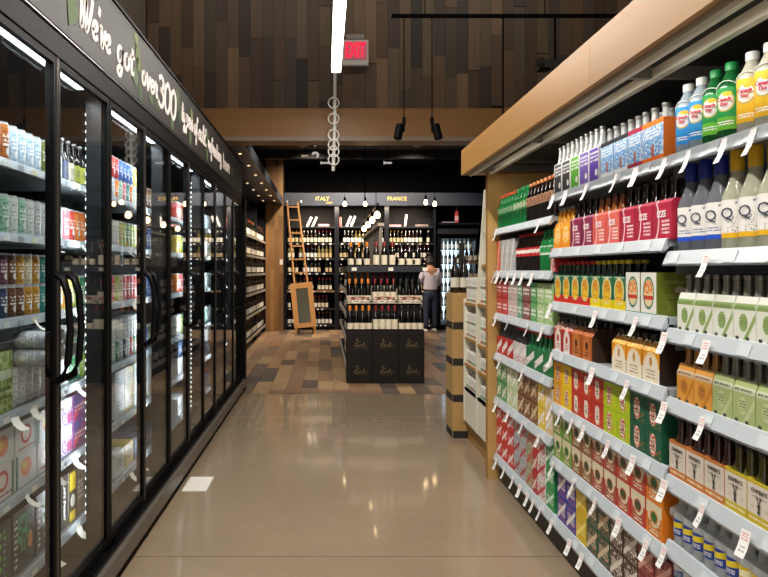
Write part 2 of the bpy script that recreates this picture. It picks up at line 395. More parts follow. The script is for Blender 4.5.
# ================================================================== glass-door cooler along the left
CX = -.96
YS = [1.905 + .607 * i for i in range(11)]
cl = thing('beverage_cooler', 'long black glass-door cooler lining the left of the aisle', 'cooler')
GLS = pane_mat()
bx('base', (-1.9, 1.86, .0, -.93, 8.0, .10), BLACK, cl)
bx('bumper', (-.925, 1.86, .062, -.9, 8.0, .137), M('#57514b', .4), cl)
bx('lower_frame', (-.985, 1.86, .10, -.925, 8.0, .155), BLK_GLOSS, cl)
bx('back_panel', (-1.92, 1.86, .10, -1.86, 8.0, 2.3), M('#15181b', .5), cl)
bx('cooler_roof', (-1.92, 1.86, 2.24, -.97, 8.0, 2.3), BLACK, cl)
bx('header', (-1.0, 1.86, 2.145, -.955, 8.0, 2.245), BLACK, cl)
bx('header_edge', (-.955, 1.86, 2.232, -.948, 8.0, 2.238), M('#6d6d6d', .35, .8), cl)
bx('end_panel', (-1.92, 1.80, 0, -.95, 1.86, 2.3), BLACK, cl)
bx('end_panel', (-1.92, 8.0, 0, -.98, 8.06, 2.3), BLACK, cl)
ob('corner_post', MB().box(-.99, 8.0, 0, -.915, 8.16, 2.05).mesh('post', BLACK), cl)
LED = M('#eaf6ff', .4, 0, 7., name='led_white')
LEDM = M('#eef8ff', .4, 0, 6., name='led_dot')
handle_mesh = {}
for sg in (-1, 1):
    pts = [(0, sg * .0, .0)]
    pts = [(.012, 0, -.19), (.04, 0, -.175), (.058, 0, -.12), (.066, 0, 0), (.058, 0, .12), (.04, 0, .175), (.012, 0, .19)]
    handle_mesh[sg] = MB().tube(pts, [.014, .015, .014, .013, .014, .015, .014], 8).mesh('handle', BLK_GLOSS, 40)
for i in range(10):
    y0, y1 = YS[i], YS[i + 1]; g = .004
    d = ob('door', None, cl, (CX, y0, 0))
    w = y1 - y0; st = .028
    z0, z1 = .155, 2.145
    fr = MB()
    fr.box(-.022, g, z0, .0, g + st, z1).box(-.022, w - g - st, z0, .0, w - g, z1)
    fr.box(-.022, g + st, z0, .0, w - g - st, z0 + .035).box(-.022, g + st, z1 - .03, .0, w - g - st, z1)
    ob('door_frame', fr.mesh('door_frame', BLACK), d)
    bx('glass_pane', (-.014, g + st - .004, z0 + .03, -.008, w - g - st + .004, z1 - .025), GLS, d)
    hs = w - .055 if i % 2 == 0 else .055
    bx('edge_trim', (-.004, (w - g - .004) if i % 2 == 0 else g, z0, .003, (w - g) if i % 2 == 0 else g + .004, z1), M('#77716a', .3, .8), d)
    ob('handle', handle_mesh[1], d, (0, hs, 1.175))
    ob('hinge', MB().box(-.02, 0, 0, .014, .05, .012).mesh('hinge', STEEL), d, (0, .01 if i % 2 == 0 else w - .06, .143))
for j in range(0, 11):
    y = YS[j]
    if j % 2 == 0:
        wide = .10 if j == 4 else .045
        bx('mullion', (-1.05, y - wide, .155, -.983, y + wide, 2.145), M('#17191d', .35), cl)
        bx('led_strip', (-1.058, y - .008, .25, -1.05, y + .008, 2.1), M('#cfd8de', .4), cl)
        if j in (2, 4, 6, 8):
            led = MB()
            for q in range(48):
                z = .3 + q * .0375
                led.box(-1.061, y - .02, z, -1.055, y - .009, z + .011)
            o = ob('led_dots', led.mesh('led_dots', LEDM), cl); o['kind'] = 'stuff'
    else:
        bx('mullion', (-1.0, y - .012, .155, -.983, y + .012, 2.145), BLACK, cl)
for y0, y1 in ((1.95, 2.95), (3.2, 4.2), (4.45, 5.4), (5.65, 6.6)):
    bx('top_light_bar', (-1.045, y0, 2.14, -1.005, y1, 2.165), LED, cl)
CSH = (1.765, 1.505, 1.20, .866, .556, .235)
SHX = -1.13
for z in CSH:
    sh = ob('shelf', MB().box(-1.72, 1.9, z - .03, SHX, 7.98, z).mesh('shelf', M('#6d7478', .45, .4)), cl)
    ob('price_rail', MB().extrude([(SHX, z + .008), (SHX + .01, z + .008), (SHX + .018, z - .024), (SHX + .006, z - .026)], 1.9, 7.98).mesh('price_rail', M('#99a2a8', .4)), sh)
    for q in range(22): bx('rail_tag', (SHX + .0175, 2.42 + q * .118, z - .022, SHX + .0185, 2.42 + q * .118 + .05, z - .002), M(('#d8dcdc', '#b8c0c4', '#d8d0b8', '#9aa4aa')[q * 7 % 4], .5), sh)
    for y in [1.95 + .607 * 2 * q for q in range(6)]:
        bx('shelf_bracket', (-1.72, y, z - .07, -1.2, y + .012, z - .03), BLACK, sh)
# header sign board with chalk lettering
sg = thing('header_sign', 'dark chalkboard sign above the cooler lettered We\'ve got over 300 types of cold refreshing beer', 'sign', (-.95, 0, 0))
bx('board', (-.03, 1.86, 2.245, 0, 8.02, 2.585), M('#2c2a28', .5, spec=.25), sg)
bx('board_edge', (-.035, 1.86, 2.585, .008, 8.02, 2.6), BLACK, sg)
G = {
 'W': (1.8, [[(0, 1.9), (.25, 1.95), (.35, 1.2), (.45, 0), (.75, .9), (.9, 1.6), (1.0, .6), (1.1, 0), (1.5, 1.0), (1.65, 2.0)]]),
 'e': (.75, [[(0, .45), (.35, .5), (.6, .75), (.4, 1), (.12, .75), (.1, .3), (.35, 0), (.75, .25)]]),
 "'": (.3, [[(.12, 2), (.02, 1.5)]]),
 'v': (.85, [[(0, .9), (.15, 1), (.3, .1), (.4, 0), (.7, .9), (.85, .95)]]),
 'g': (.85, [[(.62, .85), (.3, 1), (.05, .6), (.15, .1), (.4, .05), (.62, .4), (.65, 1)], [(.65, 1), (.62, -.3), (.4, -.8), (.1, -.6), (.3, -.25), (.9, .25)]]),
 'o': (.8, [[(.4, 1), (.08, .7), (.1, .2), (.4, 0), (.68, .4), (.6, .85), (.4, 1), (.85, .9)]]),
 't': (.6, [[(.3, 1.7), (.22, .5), (.3, .05), (.6, .2)], [(0, 1.15), (.6, 1.2)]]),
 'r': (.75, [[(0, .3), (.2, 1.1), (.35, .9), (.6, .95), (.5, .3), (.6, .05), (.8, .2)]]),
 '3': (1., [[(.05, 1.8), (.4, 2.1), (.75, 1.75), (.6, 1.25), (.35, 1.1), (.75, .9), (.85, .4), (.5, -.05), (.05, .2)]]),
 '0': (1.05, [[(.5, 2.1), (.12, 1.6), (.1, .5), (.5, -.05), (.88, .5), (.88, 1.6), (.5, 2.1)]]),
 'y': (.85, [[(0, .95), (.12, .3), (.35, .05), (.6, .4), (.65, 1)], [(.65, 1), (.6, -.3), (.35, -.8), (.08, -.55), (.9, .25)]]),
 'p': (.8, [[(.1, 1.05), (.1, -.8)], [(.1, .7), (.4, 1), (.68, .6), (.5, .05), (.12, .15)]]),
 's': (.7, [[(0, .1), (.35, .95), (.45, .8), (.6, .4), (.4, .0), (.1, .15)]]),
 'f': (.7, [[(.65, 1.5), (.45, 1.85), (.3, 1.3), (.28, -.5), (.15, -.85), (.05, -.5), (.4, .2), (.7, .4)]]),
 'c': (.7, [[(.62, .8), (.35, 1), (.08, .6), (.2, .05), (.7, .2)]]),
 'l': (.55, [[(0, .2), (.4, 1.3), (.35, 1.85), (.18, 1.6), (.18, .4), (.3, 0), (.6, .25)]]),
 'd': (.9, [[(.6, .8), (.3, 1), (.06, .55), (.25, 0), (.55, .25), (.65, 1.0)], [(.68, 1.85), (.62, .4), (.72, .02), (.95, .2)]]),
 'h': (.85, [[(.1, 1.8), (.1, 0)], [(.1, .6), (.4, 1), (.58, .75), (.58, .15), (.7, 0), (.9, .2)]]),
 'i': (.45, [[(.15, 1), (.12, .2), (.25, 0), (.45, .2)], [(.17, 1.42), (.18, 1.52)]]),
 'n': (.85, [[(.1, 1), (.1, 0)], [(.1, .6), (.4, 1), (.58, .75), (.58, .15), (.7, 0), (.9, .2)]]),
 'b': (.8, [[(.1, 1.85), (.1, .1)], [(.1, .7), (.4, 1), (.68, .6), (.5, .05), (.12, .15), (.8, .3)]]),
}
def curve_pts(pts, n=6):
    out = []
    P_ = [pts[0]] + list(pts) + [pts[-1]]
    for i in range(1, len(P_) - 2):
        p0, p1, p2, p3 = (Vector(p) for p in P_[i - 1:i + 3])
        for k in range(n):
            t = k / n
            out.append(.5 * ((2 * p1) + (p2 - p0) * t + (2 * p0 - 5 * p1 + 4 * p2 - p3) * t * t + (3 * p1 - p0 - 3 * p2 + p3) * t ** 3))
    out.append(Vector(pts[-1])); return out
def brush(mb, pts, w0, th=.004):
    """a brush stroke with down-strokes heavier: pts in (along, up) metres, lies in the local x-z plane, front -y"""
    L, Rr = [], []
    for i, p in enumerate(pts):
        d = pts[min(i + 1, len(pts) - 1)] - pts[max(i - 1, 0)]
        if d.length < 1e-7: d = Vector((1, 0))
        d.normalize(); w = w0 * (.55 + .55 * abs(d.y)) * .5
        nrm = Vector((-d.y, d.x)) * w; L.append(p + nrm); Rr.append(p - nrm)
    for i in range(len(pts) - 1):
        a, b, c, e = L[i], L[i + 1], Rr[i + 1], Rr[i]
        mb.face([(a.x, -th, a.y), (b.x, -th, b.y), (c.x, -th, c.y), (e.x, -th, e.y)])
        mb.face([(a.x, 0, a.y), (a.x, -th, a.y), (b.x, -th, b.y), (b.x, 0, b.y)]); mb.face([(e.x, 0, e.y), (c.x, 0, c.y), (c.x, -th, c.y), (e.x, -th, e.y)])
    for p, q in ((L[0], Rr[0]), (L[-1], Rr[-1])): mb.face([(p.x, 0, p.y), (q.x, 0, q.y), (q.x, -th, q.y), (p.x, -th, p.y)])
CHALK = M('#e9dcd6', .6)
def script_word(word, u, stretch, slant, wstroke, mat, name='lettering', th=.003):
    mb = MB(); cx = 0.
    for ch in word:
        adv, strokes = G[ch]
        for st in strokes:
            pts = [Vector(((cx + p.x) * u * stretch + p.y * u * slant, p.y * u)) for p in curve_pts(st)]
            brush(mb, pts, wstroke, th)
        cx += adv
    return mb.mesh(name, mat), cx * u * stretch
for wd, y0, y1, zb, u, ws in (("We've", 2.68, 3.09, 2.33, .076, .027), ('got', 3.19, 3.47, 2.338, .076, .027), ('over', 3.62, 3.96, 2.35, .072, .026), ('300', 3.97, 4.45, 2.328, .083, .036),
                          ('types', 4.62, 5.02, 2.37, .074, .028), ('of', 5.07, 5.21, 2.37, .074, .028), ('cold', 5.25, 5.58, 2.365, .074, .028), ('refreshing', 5.68, 6.42, 2.355, .07, .027), ('beer', 6.5, 6.95, 2.335, .072, .028)):
    tot = sum(G[c][0] for c in wd) * u
    me, wlen = script_word(wd, u, (y1 - y0) / tot, .15, ws, CHALK)
    ob('lettering', me, sg, (.0005, y0, zb), R(90))
def leaf_mesh(L, Wd, mat, bend=.15):
    mb = MB(); n = 8; top = []; bot = []
    for i in range(n + 1):
        t = i / n; w = Wd * math.sin(math.pi * t ** .8); c = bend * L * math.sin(math.pi * t)
        top.append((t * L, c + w / 2)); bot.append((t * L, c - w / 2))
    for i in range(n):
        a, b, c, d = top[i], top[i + 1], bot[i + 1], bot[i]
        mb.face([(a[0], -.002, a[1]), (b[0], -.002, b[1]), (c[0], -.002, c[1]), (d[0], -.002, d[1])])
    return mb.mesh('leaf', mat)
LG = [M('#52643f', .7), M('#66753f', .7), M('#3e5238', .7), M('#79804a', .7)]
for (y, z, L, wd, ang, c) in ((2.36, 2.47, .14, .07, -60, 3), (2.42, 2.53, .12, .035, -70, 3), (2.5, 2.5, .13, .05, -80, 1), (2.62, 2.44, .16, .075, -100, 0), (2.6, 2.55, .1, .05, -60, 0),
                              (3.48, 2.56, .09, .04, -50, 3), (3.52, 2.52, .1, .05, -80, 1), (3.56, 2.47, .09, .045, -100, 1), (3.6, 2.42, .08, .03, -70, 1), (3.5, 2.30, .1, .07, 80, 0), (3.56, 2.33, .12, .05, -60, 2), (3.78, 2.32, .09, .04, -20, 0), (3.9, 2.34, .1, .035, -45, 2),
                              (4.48, 2.55, .16, .05, -85, 0), (4.54, 2.45, .14, .045, -80, 2), (4.3, 2.31, .1, .05, -40, 0), (4.95, 2.53, .14, .05, -80, 1), (4.9, 2.36, .12, .06, -80, 0), (5.62, 2.52, .16, .05, -85, 0), (5.6, 2.36, .12, .05, -80, 0), (6.46, 2.5, .15, .05, -80, 2), (7.1, 2.45, .15, .06, -70, 0)):
    o = ob('leaf', leaf_mesh(L, wd * 1.5, LG[c]), sg, (.0006, y, z)); o.rotation_euler = Matrix.Rotation(R(90), 4, 'Z').to_euler()
    o.rotation_euler = (Matrix.Rotation(R(90), 3, 'Z') @ Matrix.Rotation(R(-ang), 3, 'Y')).to_euler()

# ================================================================== right-hand shelving, oak canopy
SX = 1.12; PX = 1.128                      # shelf lip and product front, metres right of the aisle's middle
SEC = [4.62, 3.46, 2.30, 1.14]
SHELVES = [(1.65, 1.375, 1.10, .84, .55, .18), (1.755, 1.485, 1.226, .99, .73, .465, .18), (1.755, 1.44, 1.19, .965, .712, .497, .18)]
DROP = .004
ULAB = ('grey metal shelf unit of soda bottles and cans beside the oak end panel', 'grey metal shelf unit in the middle of the right-hand run', 'grey metal shelf unit of mixers closest to the viewer')
RAILP = lambda z: [(SX + .012, z + .002), (SX + .004, z), (SX - .014, z - .042), (SX - .004, z - .046), (SX + .012, z - .03)]
shelf_z = []
for s in range(3):
    a, b = SEC[s + 1] + .003, SEC[s] - .003
    u = thing('shelf_unit', ULAB[s], 'shelf', (0, 0, 0), 0, 'grey shelf units on the right')
    bx('back_panel', (1.68, a, 0, 1.70, b, 2.1), M('#25282a', .6), u)
    for y in (a, b - .03): bx('upright', (1.62, y, 0, 1.68, y + .03, 2.05), M('#54595c', .5), u)
    bx('kick_plate', (1.15, a, 0, 1.165, b, .14), M('#2a2521', .5), u)
    zs = []
    for z in SHELVES[s]:
        t = z - DROP; zs.append(t)
        d = SX + .008
        sh = ob('shelf', MB().box(d, a, t - .022, 1.62, b, t).mesh('shelf', SHELFW), u)
        ob('price_rail', MB().extrude(RAILP(z), a, b).mesh('price_rail', RAIL), sh)
        ob('rail_lip', MB().box(SX - .015, a, z - .047, SX - .003, b, z - .0405).mesh('rail_lip', STEEL), sh)
        for y in (a + .002, b - .008): bx('bracket', (SX + .03, y, t - .07, 1.62, y + .006, t - .022), M('#6a7074', .5), sh)
    shelf_z.append(zs)
ep = thing('end_panel', 'tall oak end panel closing the far end of the drinks shelves', 'panel')
bx('panel', (1.075, 4.625, .0, 1.75, 4.66, 2.03), OAKZ, ep)
bx('edge_band', (1.07, 4.624, 0, 1.075, 4.661, 2.03), OAK, ep)
cn = thing('shelf_canopy', 'pale oak fascia canopy running above the right-hand drinks shelves', 'canopy')
for a, b in ((.9, 2.42), (2.422, 3.72), (3.722, 4.70)):
    bx('fascia_panel', (.915, a, 2.015, .94, b, 2.18), OAK, cn)
bx('canopy_top', (.94, .9, 2.155, 1.75, 4.70, 2.18), M('#3c3731', .6), cn)
bx('end_soffit', (.94, 4.60, 2.016, 1.75, 4.70, 2.04), OAKX, cn)
CH = M('#b9b6a8', .35, .35)
ob('light_channel', MB().extrude([(.943, 2.03), (.943, 2.0), (.952, 1.992), (.966, 1.996), (.97, 2.004), (.985, 2.0), (.993, 2.006), (.993, 2.03)], .92, 4.59).mesh('channel', CH), cn)
ob('rear_channel', MB().extrude([(1.075, 2.04), (1.075, 2.005), (1.10, 2.005), (1.10, 2.04)], .92, 4.59).mesh('channel', CH), cn)
bx('liner', (.994, .92, 2.08, 1.70, 4.59, 2.09), M('#35332f', .6), cn)
for y in (1.2, 2.30, 3.46, 4.45): bx('cross_bracket', (.99, y, 2.01, 1.68, y + .02, 2.05), M('#6e6c64', .5, .3), cn)
bx('light_lens', (.95, .95, 2.052, .981, 4.55, 2.06), M('#fff3e0', .4, 0, 2., name='canopy_glow'), cn)

# ------------------------------------------------------------------ product kinds
CAPW = M('#e6e6e2', .4); CAPK = M('#1c1c1c', .4); CAPS = M('#8f8f8c', .35, .6); LIDS = M('#c4c8ca', .28, .85)
BROWN = M('#2a1408', .1, coat=.5); BGREEN = M('#0c2a16', .1, coat=.5); COLA = M('#160805', .12, coat=.5)
PETC = clear('#c9d2d4', .35); GLC = clear('#e4e8e6', .5)
def bottle_prof(r, h, sh=.5, neck=.36, nt=.13):
    """base, body, shoulder, neck"""
    return [(0, .002), (r * .85, 0), (r, .008), (r, h * sh), (r * .95, h * (sh + .05)), (r * .68, h * (sh + .14)), (r * neck * 1.15, h * (sh + .24)), (r * neck, h * .93), (r * neck, h * .965)]
def bottle(name, r, h, glass, capm, label=None, lz=(.12, .5), half=80, cat='bottle', cap_r=None, cap_h=.03, text=None, sh=.5, neck=.36, extra=None, seg=14):
    pr = bottle_prof(r, h, sh, neck)
    me = MB().lathe(pr, seg).mesh(name, glass, 40); parts = []
    cr = cap_r or r * neck * 1.15
    parts.append(('cap', MB().lathe([(cr * .98, 0), (cr, .002), (cr, cap_h - .003), (cr * .9, cap_h), (0, cap_h)], 12).mesh('cap', capm, 40), (0, 0, h - cap_h)))
    if label:
        sub = []
        if text: sub = [('lettering', text, (0, -r - .0018, h * (lz[0] + lz[1]) / 2))]
        parts.append(('label', MB().wrap(r, h * lz[0], h * lz[1], half).mesh('label', label, 60), (0, 0, 0), sub))
    if extra: parts += extra
    return {'name': name, 'cat': cat, 'mesh': me, 'parts': parts, 'w': 2 * r, 'd': 2 * r}
_bot = {}
def neck_bottle(r, h, glass, capm, cap_h=.014):
    key = (r, h, glass.name, capm.name)
    if key not in _bot:
        me = MB().lathe(bottle_prof(r, h, .52, .42), 10).mesh('bottle', glass, 40)
        cp = MB().lathe([(r * .46, 0), (r * .5, .002), (r * .5, cap_h), (0, cap_h + .001)], 10).mesh('cap', capm, 40)
        _bot[key] = (me, cp)
    return _bot[key]
def carrier(name, w, d, h, front, side, top, bh, glass, capm, nx=2, ny=2, gable=0., cat='bottle pack', text=None, textz=0., cap_h=.014, extra=()):
    """open-top bottle carrier: printed walls, optional gabled shoulder and handle, bottles standing inside"""
    b = MB(); x, y = w / 2 - .0012, d / 2 - .001; g = h - gable; t = .0025
    U = [(0, 0), (1, 0), (1, 1), (0, 1)]
    if gable:
        ins = d * (.2 if gable > .032 else .09)
        b.face([(-x, -y, 0), (x, -y, 0), (x, -y, g), (-x, -y, g)], 0, [(0, 0), (1, 0), (1, g / h), (0, g / h)])
        b.face([(-x, -y, g), (x, -y, g), (x * .97, -y + ins, h), (-x * .97, -y + ins, h)], 0, [(0, g / h), (1, g / h), (1, 1), (0, 1)])
        b.face([(x, y, 0), (-x, y, 0), (-x, y, g), (x, y, g)], 0, [(0, 0), (1, 0), (1, g / h), (0, g / h)])
        b.face([(x, y, g), (-x, y, g), (-x * .97, y - ins, h), (x * .97, y - ins, h)], 0, [(0, g / h), (1, g / h), (1, 1), (0, 1)])
        for sx in (-1, 1):
            b.face([(sx * x, -y, 0), (sx * x, y, 0), (sx * x, y, g), (sx * x * .97, y - ins, h), (sx * x * .97, -y + ins, h), (sx * x, -y, g)], 1)
    else:
        b.box(-x, -y, 0, x, -y + t, h, 1, 0, 1, 1); b.box(-x, y - t, 0, x, y, h, 1, 0, 1, 1)
        for sx in (-1, 1):
            a0, a1 = sorted((sx * x, sx * (x - t))); b.box(a0, -y + t, 0, a1, y - t, h, 1)
    b.face([(-x, -y, .001), (x, -y, .001), (x, y, .001), (-x, y, .001)], 1)
    me = b.mesh(name, [front, side, top]); parts = []
    rb = min(w / nx, d / ny) / 2 - .002
    bm_, cm = neck_bottle(round(rb, 4), bh, glass, capm, cap_h)
    for i in range(nx):
        for j in range(ny):
            parts.append(('bottle', bm_, ((i + .5) * w / nx - w / 2, (j + .5) * d / ny - d / 2, .002), [('cap', cm, (0, 0, bh * .965 - cap_h * .6))]))
    parts.append(('handle', MB().box(-x * .9, -.0015, 0, x * .9, .0015, min(h * .4, bh * .62)).mesh('handle', top), (0, 0, h * .5)))
    if text: parts.append(('lettering', text, (0, -y - .0012, textz)))
    parts += list(extra)
    return {'name': name, 'cat': cat, 'mesh': me, 'parts': parts, 'w': w, 'd': d}
def carton(name, w, d, h, front, side, top, cat='carton', text=None, tz=None, extra=()):
    me = chamfer(w - .002, d, h - .0015, .003).mesh(name, [front, side, top])
    parts = [('flap', MB().box(-w * .47, -d * .14, 0, w * .47, d * .14, .0008).mesh('flap', side), (0, 0, h - .0015))]
    if text: parts.append(('lettering', text, (0, -d / 2 - .001, h / 2 if tz is None else tz)))
    parts += list(extra)
    return {'name': name, 'cat': cat, 'mesh': me, 'parts': parts, 'w': w, 'd': d}
def can(name, r, h, mat, cat='can'):
    key = ('can', r, h)
    me = MB().lathe([(0, .004), (r * .75, .002), (r * .82, 0), (r, .012), (r, h - .016), (r * .86, h - .003), (r * .86, h - .001)], 14).mesh(name, mat, 40)
    if key not in _bot:
        _bot[key] = MB().lathe([(r * .84, 0), (r * .88, .0015), (r * .88, .004), (r * .8, .004), (r * .78, .001), (0, .001)], 14).mesh('lid', LIDS, 40)
    return {'name': name, 'cat': cat, 'mesh': me, 'parts': [('lid', _bot[key], (0, 0, h - .004))], 'w': 2 * r, 'd': 2 * r}
RR = R(-90)
ORD = ('first', 'second', 'third', 'fourth', 'fifth', 'sixth', 'seventh', 'eighth', 'ninth', 'tenth', 'eleventh', 'twelfth', 'thirteenth', 'fourteenth', 'fifteenth', 'sixteenth')
def which(label, i, n, k=0, st=1):
    if n > 1: label += ', ' + ('leftmost' if i == 0 else 'rightmost' if i == n - 1 else ORD[i] + ' from left')
    if st > 1: label += ', ' + (('lower', 'upper') if st == 2 else ('bottom', 'middle', 'top'))[k] + ' layer'
    return label
def run(sec, shelf, items, y0, gap=.001, stack=1, front=PX, jitter=0.):
    """set products side by side on a shelf from y0 towards the viewer; items = (kind, count, label, group[, height])"""
    z = shelf_z[sec][shelf]; y = y0
    for it in items:
        if it[0] is None: y -= it[1]; continue
        pr, n, label, group = it[:4]; h = it[4] if len(it) > 4 else 0
        st = it[5] if len(it) > 5 else stack
        for i in range(n):
            y -= pr['w'] / 2 + gap / 2
            for k in range(st):
                j = random.uniform(-jitter, jitter)
                place(pr, (front + pr['d'] / 2 + j, y, z + .0006 + k * h), RR + pr.get('rz', 0), which(label, i, n, k, st), group)
            y -= pr['w'] / 2 + gap / 2
    return y
def turned(*a, **k):
    p = bottle(*a, **k); p['rz'] = R(30); return p
# ---- top shelf: small soda four-packs, then litre bottles
def dry_pack(col, key):
    f = P('soda_pack_' + key, '#e9e9e6', [('r', .06, .03, .94, .97, col), ('t', .14, .56, .9, .9, 3, '#f4f2ee'), ('e', .72, .25, .13, .1, '#eceae4')])
    return carrier('soda_four_pack', .113, .11, .142, f, M('#dedede'), M('#dcdcda'), .225, GLC, CAPS)
run(1, 0, [(dry_pack('#3d3d3f', 'charcoal'), 2, 'charcoal-labelled four-pack of clear soda bottles at the end of the top shelf', 'charcoal soda four-packs'),
           (dry_pack('#5fae3a', 'green'), 1, 'green-labelled four-pack of clear soda bottles on the top shelf', None),
           (dry_pack('#7a63b8', 'violet'), 1, 'lilac-labelled four-pack of clear soda bottles next to the green one', None),
           (dry_pack('#6244a8', 'purple'), 1, 'deep purple four-pack of clear soda bottles next to the blue artwork packs', None)], 3.452)
def sky_pack(w, base, top, bot, key):
    f = P('sky_pack_' + key, base, [('r', 0, .04, 1, .9, '#86b4e0'), ('n', 0, .04, 1, .9, 5., .52, '#d9e6f2'), ('e', .5, .45, .42, .42, '#5d9fdc'), ('n', .12, .1, .88, .85, 9., .55, '#e8f0f6'),
                           ('r', .44, .08, .56, .42, '#b5583a'), ('t', .15, .58, .85, .82, 3, '#f4f6f8'), ('r', 0, .88, 1, 1, top), ('r', 0, 0, 1, .13, bot)])
    return carrier('art_soda_four_pack', w, .12, .142, f, M(top), M(top), .194, GLC, CAPS)
run(1, 0, [(sky_pack(.128, '#2a2c34', '#2b2b33', '#e8e8ea', 'black'), 2, 'sky-blue artwork four-pack with a black top band on the top shelf', 'black-topped sky-blue four-packs'),
           (sky_pack(.116, '#b02a44', '#a82848', '#a82040', 'red'), 1, 'sky-blue artwork four-pack with crimson bands on the top shelf', None),
           (sky_pack(.158, '#e8701c', '#f07a20', '#f07018', 'orange'), 1, 'sky-blue artwork four-pack with orange bands on the top shelf', None)], 2.868)
def litre(liquid, capm, base, key, layers, text, amt=.8):
    lab = P('litre_label_' + key, base, layers)
    r, h = .038, .222
    body = clear(liquid, amt)
    collar = MB().tube([(.0392 * math.sin(a) * (1 - .1 * math.cos(a) ** 2), -.0392 * math.cos(a) * (1 - .1 * math.cos(a) ** 2), .115 + .05 * math.cos(a) ** .6) for a in [R(-88 + 176 * i / 14) for i in range(15)]], .0016, 5).mesh('label_rim', WHITE)
    return turned('litre_soda_bottle', r, h, body, capm, lab, (.12, .66), 95, cap_r=.0175, cap_h=.024, text=text, sh=.64, extra=[('label_rim', collar, (0, 0, 0))])
RED_INK = M('#d22a48', .5); DRYT = text_mesh('Canada\nDry', .0135, RED_INK, .0004, .15, bold=.0004)
def dry_layers(c2): return [('e', .5, .66, .2, .22, '#f6f2ee'), ('o', .5, .66, .2, .22, .08, '#c8b060'), ('e', .56, .84, .1, .06, '#e0c030'), ('r', 0, 0, 1, .3, c2), ('t', .3, .1, .7, .22, 2, '#ffffff')]
DRYP = [('lettering', DRYT, (0, -.0405, .222 * .477))]
def dry_bottle(liquid, capm, base, c2, key):
    p = litre(liquid, capm, base, key, dry_layers(c2), None); p['parts'] += DRYP; return p
SCH = text_mesh('Schweppes', .017, M('#1c3f9a', .5), .0004, .25, bold=.0004)
sch = litre('#c8c09a', CAPW, '#1d4f9e', 'navy', [('d', .5, .66, .9, .15, '#f2d63c'), ('r', 0, 0, 1, .06, '#e8c838'), ('t', .45, .28, .8, .42, 2, '#f0f0f0'), ('e', .4, .18, .05, .07, '#f0f0f0'), ('e', .62, .18, .05, .07, '#f0f0f0')], None, .6)
sch['parts'] += [('lettering', SCH, (0, -.0405, .222 * .48))]
GCAP = M('#1f8f4a', .4)
run(2, 0, [(dry_bottle('#a9b8c4', CAPW, '#2f97dd', '#2a8ed8', 'blue'), 2, 'litre soda bottle with blue label and white cap on the top shelf', 'blue-labelled litre soda bottles'),
           (dry_bottle('#1f6a35', GCAP, '#1f9a48', '#6cc03a', 'green'), 2, 'green litre soda bottle with green cap on the top shelf', 'green litre soda bottles'),
           (None, .018),
           (dry_bottle('#c9c6b4', CAPW, '#f2c42a', '#f0bc20', 'yellow'), 2, 'litre tonic bottle with yellow label and white cap on the top shelf', 'yellow-labelled litre bottles'),
           (sch, 4, 'litre tonic bottle with navy label and yellow diagonal band', 'navy-labelled litre bottles')], 2.282, .003)
# ---- second shelf: fruit soda four-packs, then slender mixer bottles
IZ = text_mesh('IZZE', .03, M('#f3dfe0', .5), .0004, bold=.001)
def izze(c, dark, key):
    f = P('fruit_pack_' + key, c, [('r', 0, 0, .3, 1, dark), ('o', -.08, .5, .42, .62, .075, '#f3c9cc'), ('t', .5, .12, .9, .5, 4, '#f2dcdc')])
    return carrier('fruit_soda_four_pack', .133, .125, .135, f, M(dark), M(dark), .205, COLA if key != 'coral' else M('#8a4a1c', .15, coat=.5), CAPK, gable=.012, text=IZ, textz=.085)
def orange_pack():
    f = P('orange_pack', '#f09a1e', [('e', .5, .5, .34, .3, '#f6b544'), ('o', .5, .5, .3, .27, .12, '#f8dfa8'), ('t', .3, .4, .7, .6, 3, '#fff2d8'), ('n', 0, 0, 1, .3, 6., .55, '#e8801a')])
    return carrier('orange_soda_pack', .113, .12, .125, f, M('#e88a1c'), M('#e88a1c'), .195, M('#d8901e', .15, coat=.5), CAPS, gable=.03)
run(1, 1, [(orange_pack(), 2, 'bright orange carrier of round orange soda bottles on the second shelf', 'orange soda carriers'),
           (izze('#8f2450', '#7a1c44', 'plum'), 2, 'plum fruit soda carrier with a pale ring on the second shelf', 'plum fruit soda carriers'),
           (izze('#e2685a', '#d65a50', 'coral'), 2, 'coral fruit soda carrier with a pale ring on the second shelf', 'coral fruit soda carriers'),
           (izze('#b81c40', '#a81838', 'crimson'), 3, 'crimson fruit soda carrier with a pale ring on the second shelf', 'crimson fruit soda carriers')], 3.455, .002)
QT = text_mesh('Q', .045, M('#3c4658', .5), .0004); 
def qbot(band, neckc, liquid, amt, key):
    lab = P('mixer_label_' + key, '#eceae6', [('r', 0, 0, 1, .13, band), ('n', .45, .14, .98, .6, 14., .6, '#4a4a4c') if key == 'yellow' else ('t', .3, .2, .7, .34, 2, '#8a94b0'), ('t', .6, .86, .9, .95, 1, '#506090')])
    p = turned('mixer_bottle', .0405, .282, clear(liquid, amt), M(neckc, .4), lab, (.12, .5), 92, cap_r=.0185, cap_h=.06, sh=.5, neck=.4)
    p['parts'].append(('lettering', QT, (-.006, -.043, .282 * .36))); return p
run(2, 1, [(qbot('#2352c8', '#1a2c9a', '#8a8f98', .55, 'blue'), 3, 'clear mixer bottle with blue neck and white label', 'blue-necked mixer bottles'),
           (qbot('#e8b41e', '#e2b414', '#b9bba4', .8, 'yellow'), 7, 'cloudy mixer bottle with yellow neck and white label', 'yellow-necked mixer bottles')], 2.272, .002)
